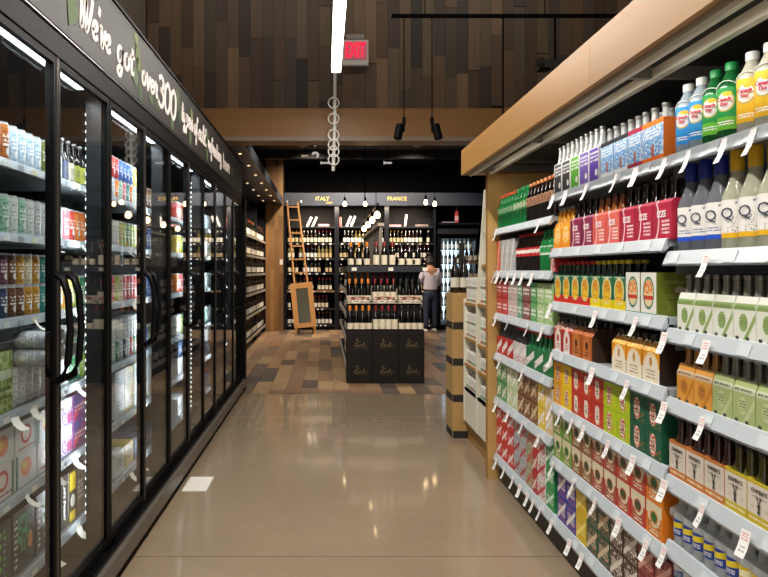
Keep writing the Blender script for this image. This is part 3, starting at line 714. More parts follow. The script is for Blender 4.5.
# ---- third shelf: ginger beer, then pale elderflower-green mixer packs
def ginger(bot, key):
    f = P('ginger_pack_' + key, '#1c6a44', [('r', 0, 0, 1, .3, bot), ('e', .5, .56, .36, .36, '#d8b22c'), ('o', .5, .56, .36, .36, .1, '#d9d2a0'), ('n', .3, .55, .7, .85, 6., .5, '#d2601e'), ('e', .5, .36, .3, .13, '#f2c026'), ('t', .25, .3, .75, .42, 2, '#b06a1a'), ('t', .1, .93, .9, .99, 1, '#d8e0c8')])
    return carrier('ginger_beer_pack', .117, .12, .133, f, M('#18593a'), M('#18593a'), .195, BGREEN, M('#c4201c' if key == 'red' else '#d8c020', .4))
gw = P('ginger_carton', '#e9e7df', [('r', 0, 0, 1, .05, '#1f7a58'), ('e', .5, .52, .34, .36, '#7a9a78'), ('e', .5, .52, .3, .32, '#e6cfa0'), ('n', .22, .5, .78, .82, 6., .48, '#e07a28'), ('r', .2, .36, .8, .46, '#c8402c'), ('o', .5, .52, .34, .36, .07, '#3f7a62')])
olive = P('olive_side', '#6a7420', [('t', .2, .74, .8, .82, 2, '#a8a860'), ('e', .5, .6, .12, .08, '#b8a890'), ('t', .2, .4, .8, .5, 2, '#98984c'), ('t', .2, .1, .8, .36, 5, '#7f8838')])
run(1, 2, [(ginger('#d8251c', 'red'), 4, 'green ginger beer pack with gold oval and red base', 'red-based ginger beer packs'),
           (ginger('#ecd212', 'yellow'), 3, 'green ginger beer pack with gold oval and yellow base', 'yellow-based ginger beer packs'),
           (carton('ginger_beer_carton', .124, .16, .15, gw, olive, M('#2c7a58')), 2, 'white ginger beer carton with coloured oval and olive side', 'white ginger beer cartons')], 3.455, .001)
def tonic(base, acc, ink, key, kc, band):
    f = P('tonic_pack_' + key, base, [('r', 0, .7, 1, .84, band), ('t', .06, .72, .94, .82, 1, ink), ('d', .75, .3, 1.1, .09, acc), ('e', .45, .42, .2, .2, acc), ('t', .3, .3, .62, .55, 4, ink), ('r', .08, 0, .24, .11, '#3a3c34'), ('r', .56, 0, .72, .11, '#3a3c34')])
    return carrier('tonic_four_pack', .1, .115, .122, f, M(base), M(base), .178, kc, CAPS, gable=.03, cap_h=.012)
GREYB = M('#7c7b72', .25, .2, coat=.4)
run(2, 2, [(tonic('#e4e6da', '#93ac66', '#6a8448', 'white', GREYB, '#8aa45a'), 6, 'white and leaf-green tonic water four-pack under the mixer bottles', 'white and green tonic packs')], 2.245, .003)
# ---- fourth shelf
def gable(base, acc, oval, key, w, kc=BROWN):
    if key == 'gold':
        f = P('gable_pack_gold', base, [('r', 0, 0, 1, .38, oval), ('e', .5, .38, .4, .3, oval), ('o', .5, .36, .42, .36, .06, '#f8e2b0'), ('e', .5, .52, .08, .12, acc), ('t', .25, .1, .75, .34, 3, '#b89a6c'), ('n', 0, .75, 1, .95, 5., .5, '#f6c868'), ('r', .0, .95, 1, 1, '#f2e2c0')])
        return carrier('cider_pack', w, .13, .146, f, M('#2a1a10'), M(base), .165, kc, CAPK, gable=.034)
    f = P('gable_pack_' + key, base, [('e', .5, .42, .34, .36, oval), ('r', .16, 0, .84, .3, oval), ('t', .3, .12, .7, .3, 2, acc), ('e', .5, .46, .13, .13, acc), ('n', 0, .78, 1, 1, 7., .52, oval)])
    return carrier('root_beer_pack' if key != 'gold' else 'cider_pack', w, .13, .142, f, M('#3a2412'), M(base), .175, kc, CAPK, gable=.035)
run(1, 3, [(gable('#b8392a', '#c0302a', '#efe6dc', 'red', .12), 2, 'red and white gable-top root beer pack on the fourth shelf', 'red and white root beer packs'),
           (gable('#b05a1e', '#4a1e0c', '#c87438', 'amber', .125), 2, 'amber gable-top root beer pack on the fourth shelf', 'amber root beer packs'),
           (None, .2),
           (gable('#ee9c16', '#c88a3a', '#f4ead8', 'gold', .13), 3, 'golden cider pack with cream arch on the fourth shelf', 'golden cider packs')], 3.455, .002)
dkb = bottle('brown_bottle', .03, .2, BROWN, CAPK, P('amber_label', '#a8641c', [('t', .2, .2, .8, .8, 4, '#5a2c0c')]), (.15, .45), cap_r=.013, cap_h=.012)
for q in range(5): place(dkb, (PX + .20, 2.92 - q * .07, shelf_z[1][3] + .0006), RR, which('dark brown bottle standing behind the gap on the fourth shelf', q, 5), 'brown bottles behind the gap')
for q in range(2): place(dkb, (PX + .09 + q * .07, 2.27, shelf_z[2][3] + .0006), RR, which('dark brown bottle between the golden cider and the orange tonic', q, 2), 'brown bottles beside the cider')
run(2, 3, [(tonic('#dc9a3c', '#c87e24', '#8a5a2a', 'orange', M('#a8783c', .2, .3, coat=.4), '#cfc0a4'), 2, 'orange tonic water four-pack on the fourth shelf', 'orange tonic packs'),
           (tonic('#a9b87a', '#c2cc9a', '#5f6f44', 'sage', GREYB, '#cfd0b8'), 4, 'sage-green tonic water four-pack on the fourth shelf', 'sage tonic packs')], 2.248, .003)
# ---- fifth shelf: small fruit cartons stacked in two layers; bottles in cream carriers
def seltz(base, top, key, fr='#e8a030'):
    f = P('fruit_carton_' + key, base, [('e', .5, .5, .2, .38, '#f0ead8'), ('n', .3, .15, .7, .85, 7., .5, '#c23a26' if key != 'red' else '#f4d8c8'), ('t', .38, .3, .62, .7, 4, '#5a4030'), ('n', .55, .05, 1, .4, 5., .62, fr), ('r', .04, .3, .14, .7, top)])
    return carton('fruit_soda_carton', .12, .13, .104, f, M(base), M(top))
run(1, 4, [(seltz('#e8a21c', '#d88c14', 'amber'), 1, 'amber fruit soda carton at the end of the fifth shelf', 'amber fruit soda cartons', .104),
           (seltz('#ecc818', '#d8b010', 'yellow'), 1, 'yellow fruit soda carton on the fifth shelf', 'yellow fruit soda cartons', .104),
           (seltz('#c43426', '#a82a20', 'red'), 3, 'red fruit soda carton on the fifth shelf', 'red fruit soda cartons', .104),
           (seltz('#b2c81c', '#9ab414', 'lime'), 2, 'lime-green fruit soda carton on the fifth shelf', 'lime fruit soda cartons', .104),
           (seltz('#0f5a40', '#0c4a34', 'pine', '#e8701c'), 2, 'dark green fruit soda carton with orange fruit on the fifth shelf', 'dark green fruit soda cartons', .104)], 3.455, .003, 2)
OW = text_mesh("OWEN'S", .016, M('#3a3632', .5), .0004, space=1.15, bold=.0001)
deer = MB()
for s_ in (-1, 1):
    brush(deer, [Vector(p) for p in ((s_ * .001, .0), (s_ * .004, .01), (s_ * .009, .016), (s_ * .011, .024))], .0022, .0005)
    brush(deer, [Vector(p) for p in ((s_ * .006, .013), (s_ * .004, .022))], .0018, .0005)
    brush(deer, [Vector(p) for p in ((s_ * .003, -.004), (s_ * .008, -.002))], .003, .0005)
deer.poly([(-.005, 0), (-.003, -.014), (-.006, -.022), (.006, -.022), (.003, -.014), (.005, 0), (0, .003)], -.0005, 0)
deer = deer.mesh('emblem', M('#3c3a38', .5))
def owen(c, key, kc):
    f = P('mule_pack_' + key, '#dcd2c4', [('r', 0, .92, 1, 1, c), ('r', 0, 0, 1, .25, c), ('t', .06, .11, .94, .2, 1, '#f0dcb8'), ('t', .2, .62, .8, .67, 1, '#8a8078'), ('e', .22, .42, .06, .05, '#cbbfae'), ('e', .8, .42, .06, .05, '#cbbfae')])
    return carrier('mule_mixer_pack', .104, .12, .118, f, M(c), M(c), .19, kc, CAPK, text=OW, textz=.092, extra=[('emblem', deer, (0, -.0605, .058))])
run(2, 4, [(owen('#c87a3a', 'copper', M('#4a2412', .15, coat=.5)), 3, "cream mixer pack with copper bands and a deer head", 'copper-banded mixer packs'),
           (owen('#c8b428', 'yellow', M('#5a5414', .15, coat=.5)), 4, "cream mixer pack with yellow bands and a deer head", 'yellow-banded mixer packs')], 2.297, .002)
# ---- sixth shelf
def zev(base, key, em='#3c4a2c', ring='#e6d9b8'):
    f = P('zero_pack_' + key, base, [('r', 0, .66, 1, 1, ring), ('e', .5, .62, .32, .26, base), ('o', .5, .6, .32, .24, .2, ring), ('e', .5, .6, .2, .15, em), ('n', .1, .06, .9, .5, 6., .55, '#8c6a3a'), ('t', .2, .1, .8, .28, 2, '#efe6cc')])
    return carton('can_six_pack', .12, .13, .118, f, M(base), M(ring))
Z = [('#6f9e3a', 'leaf', 2, 'leaf-green'), ('#8c5a38', 'brown', 2, 'brown'), ('#a8423a', 'brick', 2, 'brick-red'), ('#c23c30', 'red', 2, 'bright red'), ('#e8801a', 'orange', 1, 'orange')]
run(1, 5, [(zev(c, k, '#2f6a2c' if k in ('orange', 'leaf') else '#3c4a2c'), n, f'{nm} and cream six-pack of cans on the sixth shelf', f'{nm} six-packs on the sixth shelf', .118) for c, k, n, nm in Z], 3.455, .004, 2)
def petpack(c, acc, key):
    lab = P('pet_label_' + key, c, [('d', .5, .62, .25, .17, acc), ('t', .25, .12, .75, .38, 3, '#f0f0f0')])
    b = MB().lathe(bottle_prof(.0285, .165, .56, .44), 12).mesh('bottle', clear('#d8dee0', .55), 40)
    cp = MB().lathe([(.013, 0), (.0135, .002), (.0135, .016), (0, .0165)], 10).mesh('cap', M('#c4c6c6', .4), 40)
    lb = MB().wrap(.0285, .03, .082, 90).mesh('label', lab, 60)
    parts = [('bottle', b, ((i - 1) * .059, (j - .5) * .059, .002), [('cap', cp, (0, 0, .152)), ('label', lb, (0, 0, 0))]) for i in range(3) for j in range(2)]
    sh = MB()
    A = [(-.0885, -.059), (.0885, -.059), (.0885, .059), (-.0885, .059)]; B = [(-.078, -.04), (.078, -.04), (.078, .04), (-.078, .04)]
    for i in range(4):
        a, e = A[i], A[(i + 1) % 4]; c_, d_ = B[i], B[(i + 1) % 4]
        sh.face([(*a, .088), (*e, .088), (*e, .108), (*a, .108)]); sh.face([(*a, .108), (*e, .108), (*d_, .126), (*c_, .126)])
    return {'name': 'bottled_water_pack', 'cat': 'bottle pack', 'mesh': sh.mesh('shrink_wrap', clear('#e8ecee', .3, .25, 'shrink_wrap')), 'parts': parts, 'w': .178, 'd': .119}
PB = petpack('#1f3f94', '#e8d02c', 'navy'); PY = petpack('#e2c01c', '#f4ecc0', 'yellow'); PL = petpack('#5a8ac8', '#e8eef4', 'sky')
run(2, 5, [(PB, 2, 'shrink-wrapped bottle pack with navy labels and yellow flashes', 'navy-labelled bottle packs'), (PY, 3, 'shrink-wrapped bottle pack with yellow labels on the sixth shelf', 'yellow-labelled bottle packs')], 2.292, .002)
# ---- bottom shelf
def cube(base, acc, key, ink='#f0e8e0', w=.122, h=.122):
    f = P('can_cube_' + key, base, [('n', .03, .05, .97, .95, 5., .56, acc), ('d', .5, .5, .7, .09, ink), ('t', .12, .3, .9, .68, 4, ink)])
    return carton('can_twelve_pack', w, .14, h, f, M(base), M(base))
run(1, 6, [(None, .05), (cube('#1c3a9a', '#c05a50', 'blue'), 2, 'royal blue can carton on the bottom shelf', 'royal blue can cartons', .122),
           (cube('#d8bc14', '#e89a1c', 'yellow', '#f4e27c'), 1, 'yellow can carton on the bottom shelf', 'yellow can cartons', .122),
           (cube('#17503c', '#b8705a', 'pine', '#d8c0a0'), 2, 'dark green can carton with pink fruit on the bottom shelf', 'dark green can cartons', .122),
           (cube('#4a342c', '#d8c8b8', 'cocoa', '#e8dcd0'), 2, 'cocoa and white can carton on the bottom shelf', 'cocoa can cartons', .122),
           (cube('#7a2430', '#c86a5a', 'maroon', '#d8a090'), 2, 'maroon can carton on the bottom shelf', 'maroon can cartons', .122)], 3.45, .003, 2)
run(2, 6, [(PL, 4, 'clear bottle pack with pale blue labels, bottom shelf', 'pale blue bottle packs', .18)], 2.29, .002, 2)
# ---- far unit
def soda(glass, capm, lab, key, layers, r=.031, h=.215):
    return bottle('soda_bottle', r, h, glass, capm, P('soda_label_' + key, lab, layers), (.4, .62), 100, cap_r=.0135, cap_h=.018, sh=.6, neck=.4, seg=12)
SG = M('#157a3c', .12, coat=.5); ORC = M('#d2521e', .4); REDC = M('#c01c20', .4)
sg_r = soda(SG, ORC, '#2aa04c', 'gr', [('t', .2, .2, .8, .8, 3, '#e8f0d8')]); sg_g = soda(SG, GCAP, '#5cb85a', 'gg', [('e', .5, .5, .25, .4, '#dcecc8')])
cola_o = soda(COLA, M('#d8844a', .4), '#d9b49a', 'or', [('n', .1, .1, .9, .9, 5., .5, '#a85a34')]); cola_r = soda(COLA, REDC, '#b8242c', 'rd', [('d', .5, .5, .4, .2, '#f0e6e0')]); sg_w = soda(SG, GCAP, '#cfe0d0', 'gw', [('d', .5, .5, .4, .3, '#2c9a50')])
run(0, 0, [(sg_r, 6, 'green soda bottle with orange-red cap beside the oak end panel', 'green bottles with red caps'), (sg_g, 4, 'green soda bottle with green cap on the far unit\'s top shelf', 'green bottles with green caps'), (cola_o, 7, 'dark cola bottle with tan label and orange cap on the far unit', 'tan-labelled cola bottles')], 4.6, .003)
def fpk(base, acc, key, w=.11, h=.2):
    return carton('fridge_pack', w, .16, h, P('fridge_pack_' + key, base, [('n', 0, 0, 1, 1, 4., .55, acc), ('d', .5, .5, 1.2, .1, '#efe8e4')]), M(base), M(base))
run(0, 1, [(fpk('#c8402a', '#e8742a', 'orange', .09), 1, 'orange-red can carton against the oak end panel', None), (fpk('#a8a8a6', '#c8ccd0', 'silver', .11), 3, 'silver and red can carton on the far unit\'s second shelf', 'silver can cartons on the second shelf'),
           (cola_r, 7, 'dark cola bottle with red label and red cap on the far unit', 'red-labelled cola bottles'), (sg_w, 3, 'green soda bottle with white label on the far unit\'s second shelf', 'white-labelled green bottles'), (fpk('#b8323a', '#e8dcd8', 'redwhite', .07, .12), 1, 'small red and white pack beside the orange soda carriers', None)], 4.6, .004)
def half(base, acc, key, w=.11, h=.108):
    return carton('small_can_pack', w, .13, h, P('small_pack_' + key, base, [('n', 0, .05, 1, .95, 4.5, .54, acc), ('t', .1, .3, .9, .7, 2, '#f4efe8')]), M(base), M(acc))
run(0, 2, [(half('#b8242c', '#d8685c', 'red', .135), 2, 'red small-can pack on the far unit\'s third shelf', 'red small-can packs', .108), (half('#d8d0cc', '#c84a4a', 'white', .1), 2, 'white and red small-can pack on the third shelf', 'white small-can packs', .108),
           (half('#3a8a54', '#cfe4cc', 'green', .11), 1, 'green small-can pack between white and maroon packs', 'green small-can packs', .108), (half('#7a2a34', '#c8a0a0', 'maroon', .15), 1, 'maroon small-can pack on the third shelf', 'maroon small-can packs', .108),
           (half('#3f9a54', '#a8d49a', 'emerald', .11), 1, 'emerald small-can pack on the third shelf', 'emerald small-can packs', .108), (half('#9cc47c', '#e4ecc8', 'mint', .13), 2, 'pale mint small-can pack on the third shelf', 'mint small-can packs', .108)], 4.6, .004, 2)
def sixp(base, acc, key, glass, capm, w=.13):
    f = P('six_pack_' + key, base, [('d', .5, .5, .5, .16, '#f0e8e4'), ('n', 0, 0, 1, .4, 5., .55, acc)])
    return carrier('soda_six_pack', w, .12, .12, f, M(base), M(base), .205, glass, capm)
run(0, 3, [(sixp('#b82028', '#d83a3a', 'red', COLA, CAPK), 3, 'red cola bottle pack with dark bottles on the far unit\'s fourth shelf', 'red cola packs'), (sixp('#d8d2d0', '#c0282c', 'diet', COLA, REDC), 2, 'white and red cola bottle pack on the fourth shelf', 'white cola packs'),
           (sixp('#1c7a44', '#0f5a30', 'green', SG, REDC, .15), 3, 'deep green ginger ale bottle pack with red caps on the fourth shelf', 'green ginger ale packs')], 4.6, .004)
run(0, 4, [(cube('#2c8a48', '#bcd8b0', 'f_green'), 2, 'green can carton on the far unit\'s fifth shelf', 'green cartons on the fifth shelf', .122), (cube('#b9c89a', '#e8e8cc', 'f_cream'), 2, 'cream and green can carton on the fifth shelf', 'cream-green cartons on the fifth shelf', .122),
           (cube('#6a4028', '#b89060', 'f_brown', '#d8c09a'), 3, 'brown can carton with pale rings on the fifth shelf', 'brown cartons on the fifth shelf', .122), (cube('#e0bc20', '#f0e088', 'f_yellow'), 1, 'yellow can carton on the far unit\'s fifth shelf', 'yellow cartons on the fifth shelf', .122), (cube('#dcc8a0', '#e8a85a', 'f_sand'), 1, 'sand-coloured can carton on the fifth shelf', 'sand cartons on the fifth shelf', .122)], 4.6, .004, 2)
run(0, 5, [(cube('#c4242a', '#d83c40', 'f_red', '#f4ece8', .135, .11), 3, 'red can carton at the oak end of the bottom shelf', 'red cartons on the bottom shelf', .11), (cube('#a4a6aa', '#c8ccd0', 'f_silver', '#b03038', .13, .11), 2, 'silver can carton on the bottom shelf', 'silver cartons on the bottom shelf', .11),
           (cube('#9a9a74', '#c8c8a4', 'f_olive', '#c83038', .1, .11), 1, 'olive-silver can carton on the bottom shelf', 'olive-silver cartons', .11), (cube('#b82028', '#8a1418', 'f_deep', '#e8d8d0', .09, .11), 1, 'deep red can carton on the bottom shelf', 'deep red cartons', .11),
           (cube('#dedad4', '#b83c3c', 'f_white', '#c02c30', .14, .11), 1, 'white can carton on the bottom shelf', 'white cartons on the bottom shelf', .11), (cube('#1f8a48', '#5cb870', 'f_leaf', '#d8ecd8', .13, .11), 1, 'leaf-green can carton on the bottom shelf', 'leaf-green cartons on the bottom shelf', .11)], 4.605, .004, 3)
# ---- price tags hung from the rails
TAGM = P('price_tag', '#f0efec', [('t', .15, .55, .85, .9, 3, '#d88a8c'), ('t', .2, .15, .8, .42, 2, '#9a9c9e')], .6, 0)
tg = MB(); prof = [(0, 0), (-.004, -.02), (-.012, -.045), (-.024, -.068)]
for i in range(3):
    (y0, z0), (y1, z1) = prof[i], prof[i + 1]; v0, v1 = 1 - i / 3, 1 - (i + 1) / 3
    tg.face([(-.017, y1, z1), (.017, y1, z1), (.017, y0, z0), (-.017, y0, z0)], 0, [(0, v1), (1, v1), (1, v0), (0, v0)])
    tg.face([(-.017, y1 + .0008, z1), (.017, y1 + .0008, z1), (.017, y0 + .0008, z0), (-.017, y0 + .0008, z0)], 0, [(0, v1), (1, v1), (1, v0), (0, v0)])
tgm = tg.mesh('price_tag', TAGM, 60)
UN = ('far unit', 'middle unit', 'nearest unit'); ON = ('top', 'second', 'third', 'fourth', 'fifth', 'sixth', 'bottom')
TAGS = {(0, 1): (4.55, 4.45, 4.32, 4.2, 4.05, 3.9, 3.72), (0, 0): (4.5, 3.6), (0, 2): (4.5, 4.2, 3.8, 3.55), (0, 3): (4.4, 3.9), (0, 4): (4.5, 4.2, 3.9, 3.6), (0, 5): (4.5, 4.3, 4.1, 3.95, 3.8, 3.7, 3.58),
        (1, 0): (3.38, 3.2, 2.95, 2.65, 2.48, ), (1, 2): (3.42, 2.85, 2.48), (1, 3): (3.4, 2.88, 2.55), (1, 4): (3.41, 3.28, 3.12, 2.98, 2.72, 2.5), (1, 5): (3.38, 3.1, 2.85, 2.62, 2.4), (1, 6): (3.4, 3.15, 3.0, 2.7),
        (2, 0): (2.27, 2.12, 1.93, 1.8), (2, 1): (2.02,), (2, 2): (2.27, 2.02), (2, 3): (2.27, 2.04), (2, 4): (2.27, 2.04, 1.83), (2, 5): (2.27, 2.0)}
for (s, k), ysl in TAGS.items():
    nm = 'bottom' if (s == 0 and k == 5) else ON[k]
    for i, y in enumerate(ysl):
        o = ob('price_tag', tgm, None, (SX - .0185, y, SHELVES[s][k] - .012), rot=(0, 0, RR + R(random.uniform(-10, 10))))
        tag(o, which(f'white price tag on the {nm} rail of the {UN[s]}', i, len(ysl)), 'price tag', f'price tags on the {nm} rail, {UN[s]}')
# flat label strips set in the rails
lsm = MB().extrude([(SX - .0005, -.006), (SX - .0012, -.0055), (SX - .0142, -.0375), (SX - .0135, -.038)], -.028, .028).mesh('label_strip', M('#c9d0d4', .45))
for o in [o for o in COL.objects if o.name.startswith('price_rail') and o.parent and o.parent.name.startswith('shelf') and o.parent.parent.name.startswith('shelf_unit')]:
    zs = max(v.co.z for v in o.data.vertices) - .002; yv = [v.co.y for v in o.data.vertices]; y = min(yv) + .12
    while y < max(yv) - .05:
        ob('label_strip', lsm, o.parent, (0, y, zs)); y += random.uniform(.17, .33)

# ================================================================== drinks inside the cooler
RL = R(90); CPX = -1.152
CFX = ('top', 'second', 'third', 'fourth', 'fifth', 'bottom')
def can_mat(base, acc, key, ink='#e8e8e4', sc=9.):
    return P('can_print_' + key, base, [('n', 0, .12, 1, .86, sc, .55, acc), ('r', 0, .0, 1, .05, '#c0c4c8'), ('r', 0, .95, 1, 1, '#c0c4c8'), ('t', .38, .4, .62, .72, 3, ink), ('e', .5, .3, .06, .1, ink)], .3, .4)
PAL = {'amber': ('#a8642c', '#7a3c1c'), 'iceblue': ('#b4c6d4', '#7f9db8'), 'silver': ('#c4c8cc', '#9aa4ac'), 'moss': ('#5c6a34', '#8a8a4a'), 'green': ('#2c7a4c', '#6ab07c'), 'navy': ('#23304c', '#4a6088'), 'brown': ('#5a3a2a', '#8a5c3c'),
       'gold': ('#c8962c', '#8c5c1c'), 'teal': ('#1c7f80', '#54b0a8'), 'plum': ('#5a3450', '#8c6480'), 'cream': ('#d8ceb4', '#a89870'), 'white': ('#dcdfe0', '#a4b8b4'), 'pink': ('#d87c84', '#b04a58'), 'orange': ('#e0742c', '#f0a050'),
       'red': ('#b8302c', '#d8685c'), 'blue': ('#2a5cb0', '#5c90d0'), 'yellow': ('#dcc028', '#f0e07c'), 'lime': ('#94b83c', '#c8d880'), 'mint': ('#a4ccb8', '#5c9a80'), 'olive': ('#a8a448', '#d4cc80')}
_cans = {}
def the_can(col, tall):
    if (col, tall) not in _cans:
        a, b = PAL[col]; _cans[col, tall] = can('tall_drink_can' if tall else 'drink_can', .033, .152 if tall else .12, can_mat(a, b, col))
    return _cans[col, tall]
DOORN = lambda y: ('first', 'second', 'third', 'fourth', 'fifth', 'sixth', 'seventh', 'eighth')[0 if y < 3.0 else 1 if y < 3.6 else 2 if y < 4.45 else 3 if y < 5.2 else 4 if y < 5.95 else 5 if y < 6.6 else 6 if y < 7.2 else 7]
_seen = {}; _first = {}
def seat(pr, y, z, label, group, front=CPX, rot=None):
    n = _seen.get(label, 0); _seen[label] = n + 1
    o = place(pr, (front - pr['d'] / 2, y, z), RL, label if n == 0 else label + ', ' + ORD[n] + ' from left', group)
    if n == 0: _first[label] = o
    elif n == 1: _first[label]['label'] = label + ', leftmost'
def cans(row, y, cols, tall, z0, pitch=.07, layer=''):
    for c in cols:
        if c:
            seat(the_can(c, tall), y, z0, f'{c} {"tall " if tall else ""}can behind the {DOORN(y)} door, {CFX[row]} shelf{layer}', f'cans on the {CFX[row]} cooler shelf{layer}')
        y += pitch
    return y
ZA, ZB, ZC, ZD, ZE, ZF = (z + .0006 for z in CSH)
cans(0, 2.475, ['amber', 'amber', 'iceblue', 'iceblue', 'iceblue', 'iceblue', 'moss', 'green'], True, ZA, .072)
cans(1, 2.475, ['green', 'mint', 'white', 'mint', 'white', 'silver', 'white', 'mint'], True, ZB, .072)
cans(2, 2.46, ['navy', 'navy', 'brown', 'brown', 'gold', 'gold', 'teal', 'teal'], False, ZC, .072)
cans(2, 2.46, ['navy', 'plum', 'brown', 'gold', 'cream', 'gold', 'teal', 'teal'], False, ZC + .1205, .072, ', upper layer')
# behind the second door
def ale(glass, lab, key): return bottle('ale_bottle', .03, .205, glass, CAPS, P('ale_label_' + key, lab, [('t', .3, .3, .7, .7, 3, '#5a5040')]), (.12, .5), 100, cap_r=.013, cap_h=.012, sh=.5, seg=12)
for q, (g_, lab, k) in enumerate((('#c8ccd0', '#c8d4d4', 'pale'), ('#1a1410', '#2c3454', 'navy'), ('#1a1410', '#a8a090', 'stone'), ('#1a1410', '#98a048', 'olive'), ('#1a1410', '#b8bc54', 'lime'))):
    seat(ale(M(g_, .12, coat=.4), lab, k), 3.06 + q * .075, ZA, f'{k}-labelled ale bottle behind the second door, top shelf', 'ale bottles behind the second door')
cans(1, 3.07, ['silver', 'pink', 'red', 'orange', 'orange', 'orange'], True, ZB, .072)
cans(2, 3.07, ['gold', 'gold', 'olive', 'lime', 'green'], True, ZC, .072)
cans(3, 3.07, ['silver', 'white', 'green', 'green', 'lime'], False, ZD, .072)
cans(3, 3.07, ['silver', 'silver', 'moss', 'green', 'green'], False, ZD + .1205, .072, ', upper layer')
# third and fourth door
cans(0, 3.84, ['red', 'red', 'blue', 'blue', 'blue', 'blue', 'yellow', 'yellow', 'yellow'], False, ZA + .1205, .072, ', upper layer')
cans(0, 3.84, ['silver', 'orange', 'mint', 'pink', 'teal', 'orange', 'mint', 'gold', 'olive'], False, ZA, .072)
cans(1, 3.84, ['silver', 'white', 'olive', 'lime', 'green', 'lime', 'lime', 'orange', 'gold'], True, ZB, .072)
cans(2, 3.84, ['pink', 'lime', 'cream', 'pink', 'red', 'pink', 'red', 'pink', 'red'], True, ZC, .072)
cans(3, 3.84, ['white', 'silver', 'white', 'silver', 'silver', 'white', 'silver', 'white'], False, ZD + .1205, .072, ', upper layer')
cans(3, 3.84, ['white', 'green', 'silver', 'navy', 'white', 'red', 'green', 'red'], False, ZD, .072)
for r_, z in ((0, ZA), (1, ZB), (2, ZC), (3, ZD)):
    cans(r_, 4.56, [random.choice(('navy', 'silver', 'brown', 'moss', 'blue')) for _ in range(5)], True, z, .075)
far_pal = [['red', 'pink', 'amber', 'red', 'orange', 'yellow'], ['yellow', 'gold', 'lime', 'olive', 'yellow', 'cream'], ['orange', 'red', 'pink', 'orange', 'red', 'amber'], ['white', 'silver', 'lime', 'mint', 'white', 'silver']]
for r_, z in ((0, ZA), (1, ZB), (2, ZC), (3, ZD)):
    p = far_pal[r_]
    cans(r_, 5.5, [p[i % 6] for i in range(6)], True, z, .085); cans(r_, 6.08, [('silver', 'white', 'iceblue', 'white')[(i + r_) % 4] for i in range(5)], True, z, .085)
    cans(r_, 6.85, [('iceblue', 'white', 'silver', 'mint')[(i + r_) % 4] for i in range(6)], True, z, .1)
# fourth shelf, first door: a green shrink pack, rows of standing cans with cans lying on their sides above
gp = carton('shrink_can_pack', .17, .2, .22, P('shrink_green', '#7a9c3c', [('n', 0, 0, 1, 1, 4., .5, '#bcd488'), ('r', .05, .55, .95, .7, '#dcebd0'), ('t', .1, .2, .9, .45, 2, '#36601c')], .2, .6), M('#9ab45c'), M('#9ab45c'))
seat(gp, 2.50, ZD, 'lime-green shrink-wrapped can pack behind the first door', None)
lie = the_can('silver', False)
for q in range(5):
    seat(the_can('white', True), 2.62 + q * .07, ZD, 'white tall can behind the first door, fourth shelf', 'white tall cans on the fourth cooler shelf')
for k in range(2):
    for q in range(5):
        o = place(lie, (CPX - .004, 2.62 + q * .07, ZD + .1535 + .033 + k * .066), 0, which('silver can lying end-on above the white tall cans', q, 5, k, 2), 'silver cans lying on their sides')
        o.rotation_euler = (0, R(90), 0)
# fifth shelf: white boxed packs with round emblems
def boxed(base, layers, key, w, h, d=.2, name='boxed_can_pack', text=None, cat='carton'):
    return carton(name, w, d, h, P('box_' + key, base, layers, .35, .4), M(base, .4), M(base, .4), cat, text)
wb1 = boxed('#dcd9d4', [('e', .5, .55, .26, .3, '#c8473c'), ('e', .5, .55, .17, .2, '#e8dcd4'), ('t', .1, .08, .9, .2, 1, '#a83c34'), ('r', .9, 0, 1, 1, '#3a7a58')], 'red_ring', .19, .125)
wb2 = boxed('#d6dad8', [('e', .5, .55, .26, .3, '#e88a5c'), ('e', .42, .6, .12, .14, '#e8c84c'), ('r', 0, 0, .1, 1, '#2c6a5c')], 'peach_ring', .19, .125)
wb3 = boxed('#dcd4dc', [('n', 0, 0, 1, .6, 5., .5, '#7a5cb0'), ('r', .55, .1, .95, .45, '#b04a78')], 'violet', .15, .125)
seat(wb1, 2.5, ZE, 'white box with red ring behind the first door, lower layer', None); seat(wb2, 2.5, ZE + .1256, 'white box with peach ring behind the first door, upper layer', None)
seat(wb2, 2.70, ZE, 'white box with peach ring behind the first door, lower layer', None); seat(wb1, 2.70, ZE + .1256, 'white box with red ring behind the first door, upper layer', None)
seat(wb1, 2.90, ZE, 'white box with red ring beside the first pair of handles, lower layer', None); seat(wb2, 2.90, ZE + .1256, 'white box with peach ring beside the first pair of handles, upper layer', None)
seat(wb3, 3.12, ZE, 'white and violet box behind the second door, lower layer', None); seat(wb3, 3.12, ZE + .1256, 'white and violet box behind the second door, upper layer', None)
rb = boxed('#8c4a8c', [('d', .5, .5, .7, .2, '#d8486c'), ('n', 0, .6, 1, 1, 5., .5, '#5c6cc0'), ('t', .1, .3, .9, .6, 2, '#f0e4ec')], 'purple', .17, .125)
seat(rb, 3.29, ZE, 'purple and pink box behind the second door, lower layer', None); seat(rb, 3.29, ZE + .1256, 'purple and pink box behind the second door, upper layer', None)
